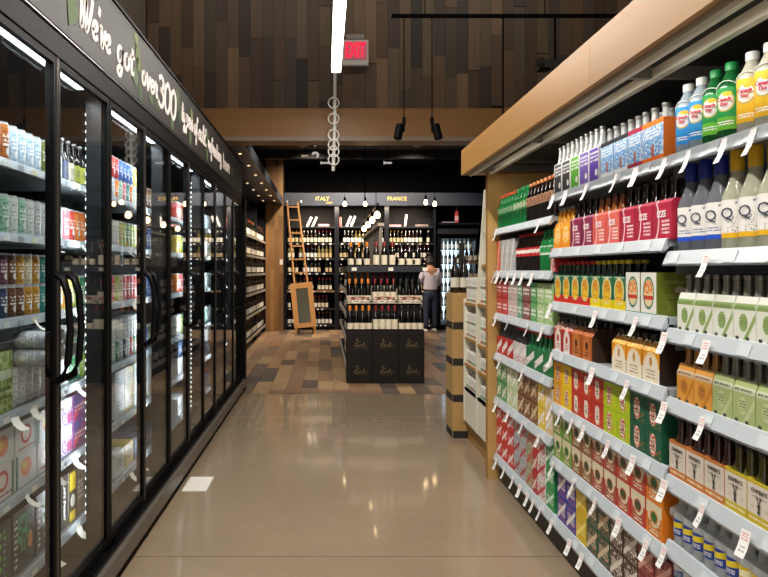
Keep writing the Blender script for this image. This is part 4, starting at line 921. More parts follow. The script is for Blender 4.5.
# bottom shelf: black boxes with green script, upright LAST POINT cans
SCR = M('#5cc048', .5)
bb = MB(); L_ = [Vector((.0 + .02 * math.sin(i * 1.9), -.09 + i * .012)) for i in range(16)]; brush(bb, curve_pts([tuple(p) for p in L_], 4), .012, .0006)
blk = boxed('#23262a', [('t', .08, .1, .2, .9, 8, '#d8dcd8'), ('r', .82, .1, .98, .9, '#2c3a30'), ('t', .7, .1, .8, .9, 8, '#6ac0a0')], 'black', .2, .24)
blk['parts'].append(('lettering', bb.mesh('lettering', SCR), (0, -.1006, .12)))
blk2 = boxed('#1e2422', [('n', .2, .3, .8, .9, 5., .5, '#2c9a68'), ('t', .06, .1, .2, .9, 8, '#d8dcd8'), ('e', .8, .4, .1, .14, '#d8864c')], 'black_teal', .2, .24)
seat(blk, 2.47, ZF, 'black carton with green script on the cooler floor, leftmost', None); seat(blk2, 2.68, ZF, 'black carton with teal artwork on the cooler floor', None); seat(blk, 2.89, ZF, 'black carton with green script beside the first pair of handles', None)
LP = text_mesh('LAST POINT', .03, M('#e0e0dc', .5), .0004, bold=.001); LP.transform(Matrix.Rotation(R(90), 4, 'Y'))
lpb = boxed('#2a2724', [('r', .8, 0, 1, 1, '#3a342c')], 'lastpoint', .10, .235); lpb['parts'].append(('lettering', LP, (0, -.101, .118)))
ylb = boxed('#2c2a26', [('r', .1, .6, .9, .95, '#d8b82c'), ('e', .5, .4, .3, .12, '#c8c4b8'), ('r', .1, .02, .9, .2, '#d8b82c')], 'yellowblack', .10, .235)
brb = boxed('#4a3226', [('n', 0, 0, 1, 1, 5., .52, '#a89484'), ('t', .1, .3, .9, .7, 4, '#e0d8cc')], 'brownwhite', .10, .235)
for q, (b_, l_) in enumerate(((lpb, 'dark carton with upright white lettering behind the second door'), (ylb, 'black and yellow carton behind the second door'), (brb, 'brown and white carton behind the second door'))): seat(b_, 3.09 + q * .105, ZF, l_, None)
# boxes behind the farther doors
fb = [boxed('#d8dcdc', [('n', .1, .1, .9, .9, 4., .5, '#b8c4c8'), ('t', .2, .3, .8, .7, 3, '#6c7c84')], 'frost', .18, .13), boxed('#8c2f2a', [('n', .1, .1, .9, .9, 4., .5, '#c87c4c'), ('t', .2, .3, .8, .7, 3, '#e8dcc8')], 'rust', .18, .13), boxed('#28344a', [('n', .1, .1, .9, .9, 4., .5, '#5c7ca8'), ('t', .2, .3, .8, .7, 3, '#d8dce4')], 'slate', .18, .13), boxed('#b8a04c', [('n', .1, .1, .9, .9, 4., .5, '#e0d08c'), ('t', .2, .3, .8, .7, 3, '#4a3c1c')], 'straw', .18, .13)]
fn = ('frost-white', 'rust-red', 'slate-blue', 'straw-yellow')
for q, y in enumerate((3.93, 4.12, 4.31, 4.66, 4.85, 5.58, 5.77, 6.15, 6.34, 6.95, 7.2)):
    for k, (z, sh_) in enumerate(((ZE, 'fifth shelf'), (ZE + .1306, 'fifth shelf, upper layer'), (ZF, 'bottom shelf'))):
        i = (q * 3 + k * 2 + (q // 3)) % 4 if not (k < 2 and q < 5) else (0, 3, 0)[q % 3]
        seat(fb[i], y, z, f'{fn[i]} can box behind the {DOORN(y)} door, {sh_}', 'can boxes behind the farther cooler doors')
# curled price cards on the cooler rails
ctm = MB(); prof = [(0, 0), (-.01, -.02), (-.028, -.035), (-.05, -.042)]
for i in range(3):
    (y0, z0), (y1, z1) = prof[i], prof[i + 1]
    ctm.face([(-.022, y1, z1), (.022, y1, z1), (.022, y0, z0), (-.022, y0, z0)]); ctm.face([(-.022, y1, z1 - .0008), (.022, y1, z1 - .0008), (.022, y0, z0 - .0008), (-.022, y0, z0 - .0008)])
ctm = ctm.mesh('price_card', M('#e6e2d6', .6), 60)
for r_, ysl in ((0, (3.14, 3.24, 3.36, 4.05, 4.3)), (1, (2.84, 3.2, 3.3, 3.95, 4.1, 4.25)), (2, (2.68, 2.82, 3.12, 3.28, 4.05)), (3, (2.5, 2.66, 2.84, 3.15, 4.1)), (4, (2.6, 2.88, 3.1)), (5, (2.62, 2.85, 3.15, 3.3, 4.0, 4.2))):
    for i, y in enumerate(ysl):
        o = ob('price_card', ctm, None, (SHX + .021, y, CSH[r_] - .012), RL + R(random.uniform(-14, 14)))
        tag(o, which(f'curled price card on the {CFX[r_]} rail inside the cooler', i, len(ysl)), 'price card', f'price cards on the {CFX[r_]} cooler rail')
# pale plate on the floor by the cooler base
fp = tag(ob('floor_plate', MB().box(-.895, 4.36, 0, -.74, 4.66, .004).mesh('floor_plate', M('#d4cfc6', .5))), 'pale rectangular plate lying on the floor beside the cooler', 'floor plate')
ob('inlay', MB().box(-.885, 4.37, .004, -.75, 4.65, .005).mesh('inlay', M('#dedad2', .5)), fp)

# ================================================================== white display rack and wine cases beyond the drinks shelves
wr = thing('display_rack', 'white tiered display rack on an oak plinth beyond the oak end panel', 'rack', (0, 0, 0))
WP = M('#dcd8c6', .5)
bx('plinth', (1.17, 4.68, 0, 1.75, 5.72, .16), OAK, wr)
def side(y, top, x0, x1): return MB().extrude([(x0, .16), (1.72, .16), (1.72, top), (x1, top), (x0, min(1.14, top))], y, y + .025)
for y, tp, x1 in ((4.70, 1.98, 1.21), (5.22, 1.98, 1.19), (5.69, 1.15, 1.14)):
    ob('side_panel', side(y, tp, 1.13, x1).mesh('side_panel', WP), wr)
bx('lower_panel', (1.135, 4.725, .16, 1.15, 5.69, .43), WP, wr)
bx('rack_back', (1.68, 4.725, .16, 1.70, 5.69, 1.98), WP, wr)
RZ = [(1.68, 0), (1.42, 0), (1.13, 0), (.83, 0), (.63, 0), (.43, 0), (1.12, 1), (.84, 1), (.63, 1), (.43, 1)]
wbx = carton('white_boxed_item', .085, .1, .1, P('white_item', '#e4e4dc', [('r', 0, .1, 1, .3, '#5c8a54'), ('t', .15, .45, .85, .8, 3, '#7a8a70')]), M('#dcdcd2'), M('#e0e0d8'))
wby = carton('white_boxed_item', .085, .1, .1, P('white_item_red', '#e4e0d8', [('r', 0, .1, 1, .3, '#b04438'), ('t', .15, .45, .85, .8, 3, '#8a7a70')]), M('#dcd8d0'), M('#e0dcd6'))
for z, c in RZ:
    a, b = (4.725, 5.22) if c == 0 else (5.245, 5.69); xf = 1.135 if z < 1.15 else 1.135 + (z - 1.14) * .1
    bx('rack_shelf', (xf, a, z - .02, 1.68, b, z), WP if (z, c) in ((1.68, 0),) else OAK, wr)
TN = {zc: n for cc in (0, 1) for zc, n in zip([r for r in RZ if r[1] == cc], ('top', 'second', 'third', 'fourth', 'fifth', 'sixth') if cc == 0 else ('top', 'second', 'third', 'fourth'))}
for z, c in RZ:
    a = 4.725 if c == 0 else 5.245
    for q in range(5):
        for k in range(2 if z < 1.6 and z not in (.63, .43) else 1):
            pr = wbx if (q + k + int(z * 10)) % 3 else wby
            xf = 1.15 if z < 1.15 else 1.16 + (z - 1.14) * .1
            place(pr, (xf + .05, a + .05 + q * .089, z + .0006 + k * .1002), RR, which(f'white boxed item, {"nearer" if c == 0 else "farther"} rack bay, {TN[z, c]} tier', 4 - q, 5, k, 2), 'white boxed items in the display rack')
wj = bottle('wine_bottle', .036, .3, M('#120a0c', .12, coat=.5), M('#201014', .4), M('#d8d0c0', .6), (.15, .42), cap_r=.0155, cap_h=.05, sh=.56)
place(wj, (1.28, 4.95, 1.6806 + .1006), RR, 'dark wine bottle on top of the white display rack', None)
TAN = P('wine_case_print', '#b08c54', [('r', 0, .0, 1, .2, '#1c1814'), ('n', .1, .35, .9, .9, 2., .62, '#a8834a')], .7, 0)
for k in range(4):
    cs = carton('wine_case', .14, .3, .297, TAN, TAN, M('#b08c54', .7))
    place(cs, (1.045 + .07, 5.74 + .15, .0006 + k * .2975), 0, ('lowest', 'second lowest', 'second highest', 'topmost')[k] + ' tan wine case with black band in the stack by the white rack', 'tan wine cases in a stack')
for q in range(2):
    place(wj, (1.085 + q * .075, 5.85, 1.1912), 0, which('dark wine bottle on the stack of tan wine cases', q, 2), 'bottles on the tan cases')

# ================================================================== wine room behind the beam
SHELFN = M('#0d111a', .5, spec=.25); TAGW = M('#d8d6d0', .5); EDGEW = wood('shelf_edge_wood', ['#7a5a3a', '#8a6844'], (1.2, 26, 26), .5, False, 'X', .2)
WGL = {'green': M('#0e130c', .12, coat=.4), 'black': M('#0b090a', .12, coat=.4), 'amber': M('#20140a', .12, coat=.4), 'straw': M('#6a6030', .15, coat=.4), 'rose': M('#7a3a34', .15, coat=.4)}
WLB = {'cream': M('#d9d0bb', .6), 'white': M('#e2e0da', .6), 'tan': M('#bda983', .6), 'grey': M('#a8a49c', .6)}
CPS = {'black': M('#17161a', .4), 'gold': M('#a07a2c', .35, .4), 'red': M('#7a1a20', .4), 'white': M('#cfcac0', .4), 'orange': M('#cf7a1c', .4)}
_wm = {}
def wine_mesh(gk, lk, ck, lz=(.1, .42)):
    """one bottle small in the picture: glass, paper label band and capsule in one body"""
    key = (gk, lk, ck, lz)
    if key not in _wm:
        r, h = .037, .3
        pf = [(0, .002), (r * .9, 0, 0), (r, .008, 0), (r, h * lz[0], 0), (r, h * lz[1], 1), (r, h * .58, 0), (r * .8, h * .67, 0), (r * .42, h * .76, 0), (r * .38, h * .84, 0), (r * .4, h * .99, 2), (0, h, 2)]
        _wm[key] = MB().lathe(pf, 10).mesh('wine_bottle', [WGL[gk], WLB[lk], CPS[ck]], 40)
    return _wm[key]
def wine(loc, rz, label, group, gk='black', lk='cream', ck='black', name='wine_bottle', lz=(.1, .42)):
    return tag(ob(name, wine_mesh(gk, lk, ck, lz), None, loc, rz), label, 'bottle', group)
BZ = (2.38, 1.997, 1.648, 1.31, .903, .495, .122)
BN = ('display', 'top', 'second', 'third', 'fourth', 'fifth', 'bottom')
BAYS = [(-.93, .27, 'left'), (.27, 1.42, 'middle'), (1.42, 2.55, 'right')]
BY = 16.1
for (x0, x1, nm) in BAYS:
    t = thing('wine_shelf', f'navy wall shelf of wine bottles, {nm} bay of the back wall', 'shelf', (0, 0, 0), 0, 'navy wine shelves on the back wall')
    bx('back_panel', (x0, 16.55, 0, x1, 16.6, 2.85), M('#08090d', .7, spec=.2), t)
    for x in (x0, x1 - .05): bx('upright', (x, BY, 0, x + .05, 16.55, 2.85), SHELFN, t)
    for k, z in enumerate(BZ):
        s_ = bx('shelf', (x0 + .05, BY + .01, z - .03, x1 - .05, 16.55, z), SHELFN, t)
        bx('shelf_edge', (x0 + .05, BY, z - .035, x1 - .05, BY + .01, z + .004), EDGEW if k == 4 else NAVY, s_)
        if k:
            x = x0 + .1
            while x < x1 - .12:
                bx('shelf_tag', (x, BY - .003, z - .034, x + .05, BY, z - .002), TAGW, s_); x += random.choice((.1, .17, .17, .25))
    bx('kick_plate', (x0, BY + .02, 0, x1, BY + .05, .09), BLACK, t)
    for k, z in enumerate(BZ):
        if k == 0: continue
        x = x0 + .1; i = 0; style = None
        while x < x1 - .09:
            if i % 4 == 0: style = (random.choice(('green', 'black', 'black', 'amber', 'straw' if k in (1, 2) else 'green')), random.choice(('cream', 'white', 'white', 'tan')), random.choice(('black', 'gold', 'red', 'white')))
            if not (.42 < x < 1.3 and k in (3, 4, 5, 6)) and random.random() > .04:
                wine((x, BY + .07, z + .0006), random.uniform(-.4, .4), f'wine bottle, {BN[k]} row of the {nm} back-wall bay, {ORD[i]} from left', f'wine on the back wall {BN[k]} row', *style)
            x += .0865; i += 1
hd = thing('header_band', 'dark blue header band lettered ITALY and FRANCE over the back shelves', 'sign', (0, 15.95, 0))
bx('band', (-.95, 0, 2.86, 3.6, .64, 3.14), M('#333c4e', .5), hd)
bx('band_lip', (-.95, -.02, 2.85, 3.6, 0, 2.875), M('#3a4152', .4), hd)
bx('band_soffit', (-.95, .0, 2.852, 3.6, .64, 2.86), M('#141822', .5), hd)
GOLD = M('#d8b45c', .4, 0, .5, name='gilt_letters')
ob('lettering', text_mesh('ITALY', .12, GOLD, .006, bold=.002), hd, (-.06, -.008, 3.0)); ob('lettering', text_mesh('FRANCE', .12, GOLD, .006, bold=.002), hd, (1.64, -.008, 3.0))
me, _ = script_word('oo', .03, 3., .2, .012, GOLD); ob('flourish', me, hd, (.02, -.003, 2.9))
# things shown on the display ledge
def leaning(x, w, h, c, tilt, label, name='book', cat='book', z=BZ[0]):
    t = thing(name, label, cat, (x, 16.3, z + .0006))
    ob('cover', MB().box(-w / 2, -.015, 0, w / 2, .015, h).mesh('cover', M(c, .5)), t, (0, 0, 0), rot=(R(-8), R(tilt), 0)); ob('pages', MB().box(-w / 2 + .006, -.011, .004, w / 2 + .002, .011, h - .004).mesh('pages', PAPER), t, (0, 0, 0), rot=(R(-8), R(tilt), 0))
for x, w, h, c, tl, lb in ((-.42, .05, .26, '#cfcac0', 24, 'white book leaning on the display ledge above the ladder'), (-.3, .05, .26, '#9a9a98', 24, 'grey book leaning beside the white one on the display ledge'), (-.03, .26, .07, '#8a5a6c', 0, 'plum box lying on the display ledge in the left bay'),
                        (.36, .05, .24, '#8a2c2c', 0, 'dark red book upright on the display ledge'), (.5, .05, .28, '#c8d0d8', 22, 'pale blue book leaning on the display ledge'), (.6, .05, .28, '#b8bcc4', 22, 'pale grey book leaning on the display ledge'), (1.62, .3, .05, '#b87a84', 0, 'rose-coloured tray lying on the display ledge'), (1.86, .05, .3, '#8c8c90', 8, 'grey book upright beside the rose tray'), (2.25, .3, .06, '#5a4a4c', 0, 'dark box lying on the right of the display ledge')):
    leaning(x, w, h, c, tl, lb)
# glass-front wine fridge
fz = thing('wine_fridge', 'lit glass-front wine fridge at the right of the back wall', 'fridge', (0, 0, 0))
bx('cabinet_back', (2.6, 16.6, 0, 3.5, 16.65, 2.2), M('#cfdfe8', .5), fz)
for x in (2.58, 3.46): bx('cabinet_side', (x, 16.1, 0, x + .04, 16.65, 2.2), BLACK, fz)
bx('cabinet_top', (2.58, 16.1, 2.1, 3.5, 16.65, 2.2), BLACK, fz); bx('cabinet_base', (2.58, 16.1, 0, 3.5, 16.6, .12), BLACK, fz)
bx('door_frame', (2.58, 16.06, .1, 2.66, 16.1, 2.15), BLACK, fz); bx('glass_door', (2.66, 16.07, .15, 3.44, 16.08, 2.1), GLS, fz)
bx('light_panel', (2.66, 16.585, .2, 3.42, 16.597, 2.05), M('#d4ecff', .4, 0, 2.2, name='fridge_glow'), fz)
for z in (1.85, 1.52, 1.2, .88, .56, .24):
    bx('wire_shelf', (2.62, 16.14, z - .012, 3.46, 16.58, z), M('#b8c4cc', .4, .5), fz)
    for i in range(8):
        wine((2.70 + i * .095, 16.22, z + .0006), 0, f'wine bottle in the lit fridge {round(z * 100)} cm up, ' + which('', i, 8).lstrip(', '), 'wine in the lit fridge', random.choice(('straw', 'green', 'black')), 'white', random.choice(('gold', 'white', 'black')), name='fridge_wine_bottle')
bx('fridge_header', (2.58, 15.98, 2.2, 3.5, 16.1, 2.32), NAVY, fz)
lg = thing('fridge_ledge', 'dark ledge of ornaments above the lit wine fridge', 'ledge'); bx('ledge_board', (2.6, 16.0, 2.42, 3.6, 16.6, 2.46), SHELFN, lg)
pk = bottle('display_bottle', .05, .42, M('#c8485c', .2, coat=.5), M('#b83a50', .4), M('#e0b8b8', .5), (.15, .4), cap_r=.022, cap_h=.06)
place(pk, (3.05, 16.2, 2.4606), 0, 'tall pink display bottle on the ledge above the fridge', None)
tray = thing('tray', 'pale flat tray on the ledge above the fridge', 'tray', (2.85, 16.2, 2.4606)); bx('tray_base', (-.15, -.1, 0, .15, .1, .012), M('#b8b0c0', .4), tray); bx('tray_rim', (-.16, -.11, .012, .16, -.1, .03), M('#a8a0b0', .4), tray)
# rack of wines on light shelves between the fridge and the white rack
wk = thing('wine_rack', 'wooden rack of dark wine bottles in front of the fridge', 'rack', (0, 0, 0))
for x in (2.82, 3.42): bx('upright', (x, 14.3, 0, x + .03, 14.75, 1.95), DARK, wk)
for k, z in enumerate((1.55, 1.18, .82, .45)):
    bx('rack_shelf', (2.85, 14.3, z - .03, 3.42, 14.75, z), OAKX, wk)
    for i in range(6): wine((2.91 + i * .09, 14.37, z + .0006), 0, f'dark wine bottle on the {ORD[k]} shelf of the wooden rack, ' + which('', i, 6).lstrip(', '), 'wine on the wooden rack', 'black', ('cream', 'tan', 'grey', 'white')[k], 'black', name='rack_wine_bottle')
# left wine wall with its canopy
lw = thing('side_wine_shelf', 'navy side wall shelf of wine bottles behind the cooler end', 'shelf')
bx('back_panel', (-1.79, 8.4, 0, -1.74, 15.75, 2.6), M('#0d0f15', .6), lw)
LZ = (2.0, 1.65, 1.31, .95, .56, .16)
for k, z in enumerate(LZ):
    s_ = bx('shelf', (-1.74, 8.4, z - .03, -1.345, 15.75, z), SHELFN, lw)
    bx('shelf_edge', (-1.345, 8.4, z - .04, -1.33, 15.75, z + .004), M('#9a968e', .4), s_)
    y = 11.7; i = 0
    while y < 15.6:
        wine((-1.40, y, z + .0006), RL, f'wine bottle on the side wall shelf, {ORD[k]} row from the top', 'wine on the side wall shelf', random.choice(('black', 'green')), random.choice(('white', 'cream', 'grey')), random.choice(('black', 'gold', 'red')), name='side_wine_bottle'); y += .21; i += 1
for y in (8.4, 10.2, 12.0, 13.85, 15.7): bx('upright', (-1.74, y, 0, -1.36, y + .05, 2.6), SHELFN, lw)
cp = thing('side_canopy', 'dark blue canopy with small downlights over the side wine shelf', 'canopy')
bx('canopy_board', (-1.79, 8.2, 2.86, -.975, 15.8, 2.98), M('#1c2740', .4), cp); bx('canopy_edge', (-.975, 8.2, 2.85, -.955, 15.8, 2.99), M('#59616e', .35, .5), cp)
for i, (x, y) in enumerate([(x, y) for y in (8.9, 9.9, 10.9, 11.9, 12.9, 13.9, 14.9) for x in (-1.08, -1.32)]):
    ob('downlight', MB().lathe([(0, 0), (.02, 0), (.022, .012), (0, .012)], 12).mesh('downlight', M('#ffdca8', .4, 0, 1.3, name='downlight_glow')), cp, (x, y, 2.85))
col_ = struct(ob('column', MB().box(-1.34, 15.8, 0, -.94, 16.4, 3.9).mesh('column', M('#3a2a1c', .8))))
CPK = wood('column_plank', ['#7d5830', '#91693a', '#6c4c2a', '#a07845'], (2.2, 30, 30), .55, True, 'Z', .35)
for c in range(4):
    z = .0
    while z < 3.85:
        ln = random.choice((.7, 1.0, 1.3)); b = min(z + ln, 3.88); ob('plank', MB().box(-1.34 + c * .1 + .001, 15.775, z + .001, -1.34 + (c + 1) * .1 - .001, 15.8, b - .001).mesh('plank', CPK), col_); z = b + .0001
bx('wall_switch', (-1.02, 15.765, 1.5, -.95, 15.775, 1.62), M('#cfcac0', .5), col_)
# rolling ladder and framed board
ld = thing('library_ladder', 'light wooden rolling ladder leaning on the left of the wine shelves', 'ladder')
LWd = wood('ladder_wood', ['#a87844', '#b8864e'], (1.2, 30, 30), .45, False, 'Z', .2)
def rail(x0, x1): return MB().tube([(x0, 15.35, .09), (x1, 15.9, 2.92)], .024, 6)
ob('rail', rail(-.58, -.86).mesh('rail', LWd), ld); ob('rail', rail(-.26, -.62).mesh('rail', LWd), ld)
for k in range(9):
    t = .12 + k * .105; a = (-.58 - .28 * t, 15.35 + .55 * t, .09 + 2.83 * t); b = (-.26 - .36 * t, 15.35 + .55 * t, .09 + 2.83 * t)
    ob('rung', MB().box(a[0], a[1] - .04, a[2] - .014, b[0], a[1] + .04, a[2] + .014).mesh('rung', LWd), ld)
for x in (-.58, -.26):
    ob('wheel', MB().lathe([(0, -.015), (.055, -.015), (.06, -.01), (.06, .01), (.055, .015), (0, .015)], 14).mesh('wheel', BLACK, 30), ld, (x, 15.32, .061), rot=(0, R(90), 0)); bx('hook', (x - .30, 15.86, 2.9, x - .26, 15.93, 2.96), STEEL, ld)
ab = thing('framed_board', 'wood-framed leaning board standing at the foot of the ladder', 'board', (-.42, 15.1, .14), 0)
fbm = MB(); 
for (a, b, c, d) in ((-.24, 0, -.13, .98), (.13, 0, .24, .98), (-.13, 0, .13, .1), (-.13, .86, .13, .98)): fbm.box(a, -.015, b, c, .015, d)
ob('frame', fbm.mesh('frame', LWd), ab, rot=(R(-10), R(-6), 0)); ob('board_panel', MB().box(-.13, -.004, .1, .13, .004, .86).mesh('board_panel', M('#4a4a3c', .2)), ab, rot=(R(-10), R(-6), 0))
for x in (-.2, .2): bx('leg', (x - .02, -.02, -.1385, x + .02, .16, .02), LWd, ab)
# centre gondola
gd = thing('wine_gondola', 'navy island gondola of wine shelves in the middle of the wine room', 'shelf')
bx('core', (.62, 8.95, .1, .84, 12.5, 1.36), NAVY, gd); bx('gondola_base', (.3, 8.95, 0, 1.18, 12.5, .1), BLACK, gd)
for z in (.16, .5, .82, 1.12):
    s_ = bx('side_shelf', (.28, 8.95, z - .025, 1.2, 12.5, z), SHELFN, gd); bx('price_rail', (.262, 8.95, z - .05, .28, 12.5, z + .006), M('#b4b8bc', .35, .3), s_)
    for q in range(6): wine((.33, 9.05 + q * .3, z + .0006), RL, f'wine bottle on the island side {round(z * 100)} cm up, ' + which('', q, 6).lstrip(', '), 'wine on the island side', 'black', 'white', 'black', name='island_wine_bottle')
bx('top_shelf', (.27, 8.62, 1.355, 1.22, 12.5, 1.43), M('#131a26', .45), gd)
for x in (.3, .75, 1.17): bx('shelf_tag', (x - .03 + .06, 8.615, 1.37, x + .03 + .06, 8.62, 1.41), TAGW, gd)
bx('end_back', (.28, 8.93, .1, 1.2, 8.95, 1.36), NAVY, gd)
# ribbed rack on top
rk = thing('glass_rack', 'grey ribbed rail rack standing along the top of the wine island', 'rack')
GRK = M('#6c645c', .5)
bx('top_bar', (.66, 8.75, 1.93, .74, 12.4, 1.97), M('#a89c8c', .45), rk)
for k in range(18): bx('rib', (.68, 8.78 + k * .21, 1.4306, .72, 8.80 + k * .21, 1.93), GRK, rk)
# cases at the end of the island, each printed with a gold scrawl
KR = M('#17130f', .65, spec=.25); SCG = M('#6a5738', .5)
def scrawl():
    mb = MB()
    def S_(pts, w): brush(mb, [Vector(p) for p in [(q.x, q.y) for q in curve_pts(pts, 5)]], w, .0008)
    S_([(-.05, .04), (-.02, .06), (-.03, .02), (-.05, .0), (-.01, .015), (.01, .03)], .006)
    S_([(-.07, -.03), (-.04, .01), (-.045, -.04), (-.01, -.01), (-.015, -.035), (.02, -.005), (.03, -.035), (.06, .02), (.055, -.03), (.1, -.02)], .006)
    S_([(-.06, -.055), (.02, -.05), (.11, -.053)], .004); return mb.mesh('lettering', SCG)
SM = scrawl()
case = carton('black_wine_case', .3155, .3, .322, KR, KR, KR, 'wine case')
case['parts'] += [('lettering', SM, (0, -.1508, .16)), ('seam', MB().box(-.157, -.001, 0, .157, 0, .004).mesh('seam', M('#120f0c', .6)), (0, -.15, .30))]
for c in range(3):
    for k in range(2):
        place(case, (.262 + .158 + c * .3165, 8.51 + .15, .0006 + k * .3222), 0, ('left', 'middle', 'right')[c] + ' black wine case with gold scrawl in the ' + ('lower', 'upper') [k] + ' row', 'black wine cases at the island end')
KIND = [('black', 'cream', 'orange', (.05, .3)), ('black', 'cream', 'red', (.05, .45)), ('black', 'cream', 'black', (.05, .3))]; KN = ('orange-capped', 'red-capped', 'black-capped')
tm = P('tray_print', '#cfc4b0', [('n', 0, .1, 1, .9, 3., .5, '#2c2a28'), ('n', .1, .3, .9, .9, 4., .56, '#b83a34'), ('t', .2, .1, .8, .5, 2, '#e8e4dc')])
_wm2 = {}
def near_wine(c):
    if c not in _wm2:
        gk, lk, ck, lz = KIND[c]
        _wm2[c] = bottle('display_wine_bottle', .037, .3, WGL[gk], CPS[ck], WLB[lk], lz, 85, cap_r=.0165, cap_h=.062, sh=.55, neck=.38)
    return _wm2[c]
ZT = .0006 + .3222 * 2
for c in range(3):
    tr_ = thing('bottle_tray', f'printed cut-case tray under {KN[c]} wine bottles', 'tray', (.262 + .158 + c * .3165, 8.77, .985), 0, 'printed cut-case trays')
    bx('tray_front', (-.155, -.09, -.02, .155, -.085, .075), tm, tr_); bx('tray_floor', (-.155, -.085, -.02, .155, .15, -.012), M('#8a7a5c', .7), tr_)
    bx('riser', (-.15, -.03, -.3405, .15, .15, -.02), KR, tr_)
    for q in range(4):
        x = .262 + .158 + c * .3165 + (q - 1.5) * .0775
        place(near_wine(c), (x, 8.556, ZT), 0, f'{KN[c]} wine bottle standing on the black cases, ' + which('', q, 4).lstrip(', '), 'wine on the black cases')
        place(near_wine(c), (x, 8.73, .9736), 0, f'{KN[c]} wine bottle in the printed tray, ' + which('', q, 4).lstrip(', '), 'wine in the printed trays')
        place(near_wine(c), (x, 8.85, .9736 + .075), 0, f'{KN[c]} wine bottle at the back of the tray, ' + which('', q, 4).lstrip(', '), 'wine at the back of the trays')
    bx('step', (-.15, .045, -.012, .15, .15, .0624), KR, tr_)
    for q in range(3):
        x = .262 + .158 + c * .3165 + (q - 1) * .1
        place(near_wine(c), (x, 8.70, 1.4306), 0, f'{KN[c]} wine bottle on the navy top shelf of the island, ' + which('', q, 3).lstrip(', '), 'wine on the island top shelf')
# bulbs over the island and the room
BULB = M('#ffd9a0', .4, 0, 14., name='bulb_glow')
pf = thing('bulb_bar', 'dark bar with four glowing bulbs hung above the wine island', 'lamp', (.7, 0, 2.12))
bx('bar', (-.015, 9.2, .12, .015, 12.8, .14), BLACK, pf)
for y in (9.4, 10.4, 11.45, 12.55):
    ob('bulb', MB().lathe([(0, -.05), (.03, -.04), (.042, -.01), (.036, .02), (.016, .05), (0, .055)], 12).mesh('bulb', BULB, 60), pf, (0, y, 0)); ob('bulb_holder', MB().lathe([(0, .045), (.018, .045), (.018, .12), (0, .12)], 10).mesh('holder', BLACK, 30), pf, (0, y, 0))
for y in (9.6, 12.4): ob('cord', MB().tube([(0, y, .14), (0, y, 1.78)], .005, 6).mesh('cord', BLACK), pf)
for x, y, z, lb in ((.38, 13.4, 2.64, 'leftmost of the pendant bulbs in front of the header band'), (.78, 13.6, 2.66, 'pendant bulb between the shelf lettering, second from left'), (1.9, 13.2, 2.65, 'pendant bulb right of the shelf lettering, third from left'), (2.1, 13.4, 2.64, 'rightmost of the pendant bulbs in front of the header band')):
    t = thing('pendant_bulb', lb, 'lamp', (x, y, z), 0, 'pendant bulbs')
    ob('bulb', MB().lathe([(0, -.045), (.028, -.035), (.038, -.008), (.032, .022), (.018, .055), (0, .06)], 12).mesh('bulb', BULB, 60), t); ob('socket', MB().lathe([(0, .055), (.022, .055), (.022, .13), (0, .135)], 10).mesh('socket', BLACK, 30), t)
    ob('cord', MB().tube([(0, 0, .13), (0, 0, 3.9 - z)], .005, 6).mesh('cord', BLACK), t)
# white track heads under the dark ceiling
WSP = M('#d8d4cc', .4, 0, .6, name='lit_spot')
for x, y, z, k in ((-.38, 12.2, 3.54, 0), (-.21, 12.2, 3.576, 1), (-.35, 12.2, 3.367, 0), (-.17, 12.2, 3.384, 1), (-.0, 13.2, 3.4, 2), (1.19, 13.2, 3.4, 2), (1.6, 12.2, 3.54, 0)):
    t = thing('ceiling_spotlight', ('flat pale', 'curved white', 'small white bracketed')[k] + f' spotlight under the dark ceiling, {("left" if x < 0 else "middle" if x < .5 else "right")} of the ringed pole, {"upper" if z > 3.5 else "lower" if y < 13 else "lowest"}', 'spotlight', (x, y, z))
    if k == 0: bx('lamp_body', (-.06, -.03, -.015, .06, .03, .015), M('#9a958c', .5), t)
    elif k == 1: ob('lamp_body', MB().tube([(.05 * math.cos(a), 0, .04 * math.sin(a)) for a in [R(-60 + 26 * i) for i in range(10)]], .02, 8).mesh('lamp_body', WSP, 40), t)
    else: bx('lamp_body', (-.07, -.02, -.014, .07, .02, .014), WSP, t); bx('lamp_hook', (-.085, -.02, -.03, -.07, .02, .03), WSP, t)
    ob('stem', MB().tube([(0, 0, .02), (0, 0, 3.9 - z)], .006, 6).mesh('stem', BLACK), t)

# ------------------------------------------------------------------ the person browsing at the back, seen from behind
def skin_obj(name, verts, edges, radii, mat, parent, root=0, sub=2, rot=None):
    me = bpy.data.meshes.new(name); me.from_pydata(verts, edges, []); me.materials.append(mat)
    o = ob(name, me, parent)
    o.modifiers.new('skin', 'SKIN'); sv = me.skin_vertices[0].data if me.skin_vertices else None
    if sv is None:
        me.skin_vertices.new() if hasattr(me.skin_vertices, 'new') else None
        sv = me.skin_vertices[0].data
    for i, r in enumerate(radii):
        sv[i].radius = r if isinstance(r, tuple) else (r, r); sv[i].use_root = (i == root)
    s2 = o.modifiers.new('subdivision', 'SUBSURF'); s2.levels = sub; s2.render_levels = sub
    dg = bpy.context.evaluated_depsgraph_get(); m2 = bpy.data.meshes.new_from_object(o.evaluated_get(dg))
    o.modifiers.clear(); o.data = m2
    m2.materials.clear(); m2.materials.append(mat)
    m2.polygons.foreach_set('use_smooth', [True] * len(m2.polygons)); return o
SKIN = M('#a87a5c', .55); HAIR = M('#1c1614', .6); SHIRT = M('#c2bccb', .7); JEAN = M('#1f2a40', .75); SHOE = M('#c8c4bc', .6)
pn = thing('person', 'person in a pale lilac shirt and dark jeans, seen from behind, browsing the wine', 'person', (2.33, 15.45, 0), R(12))
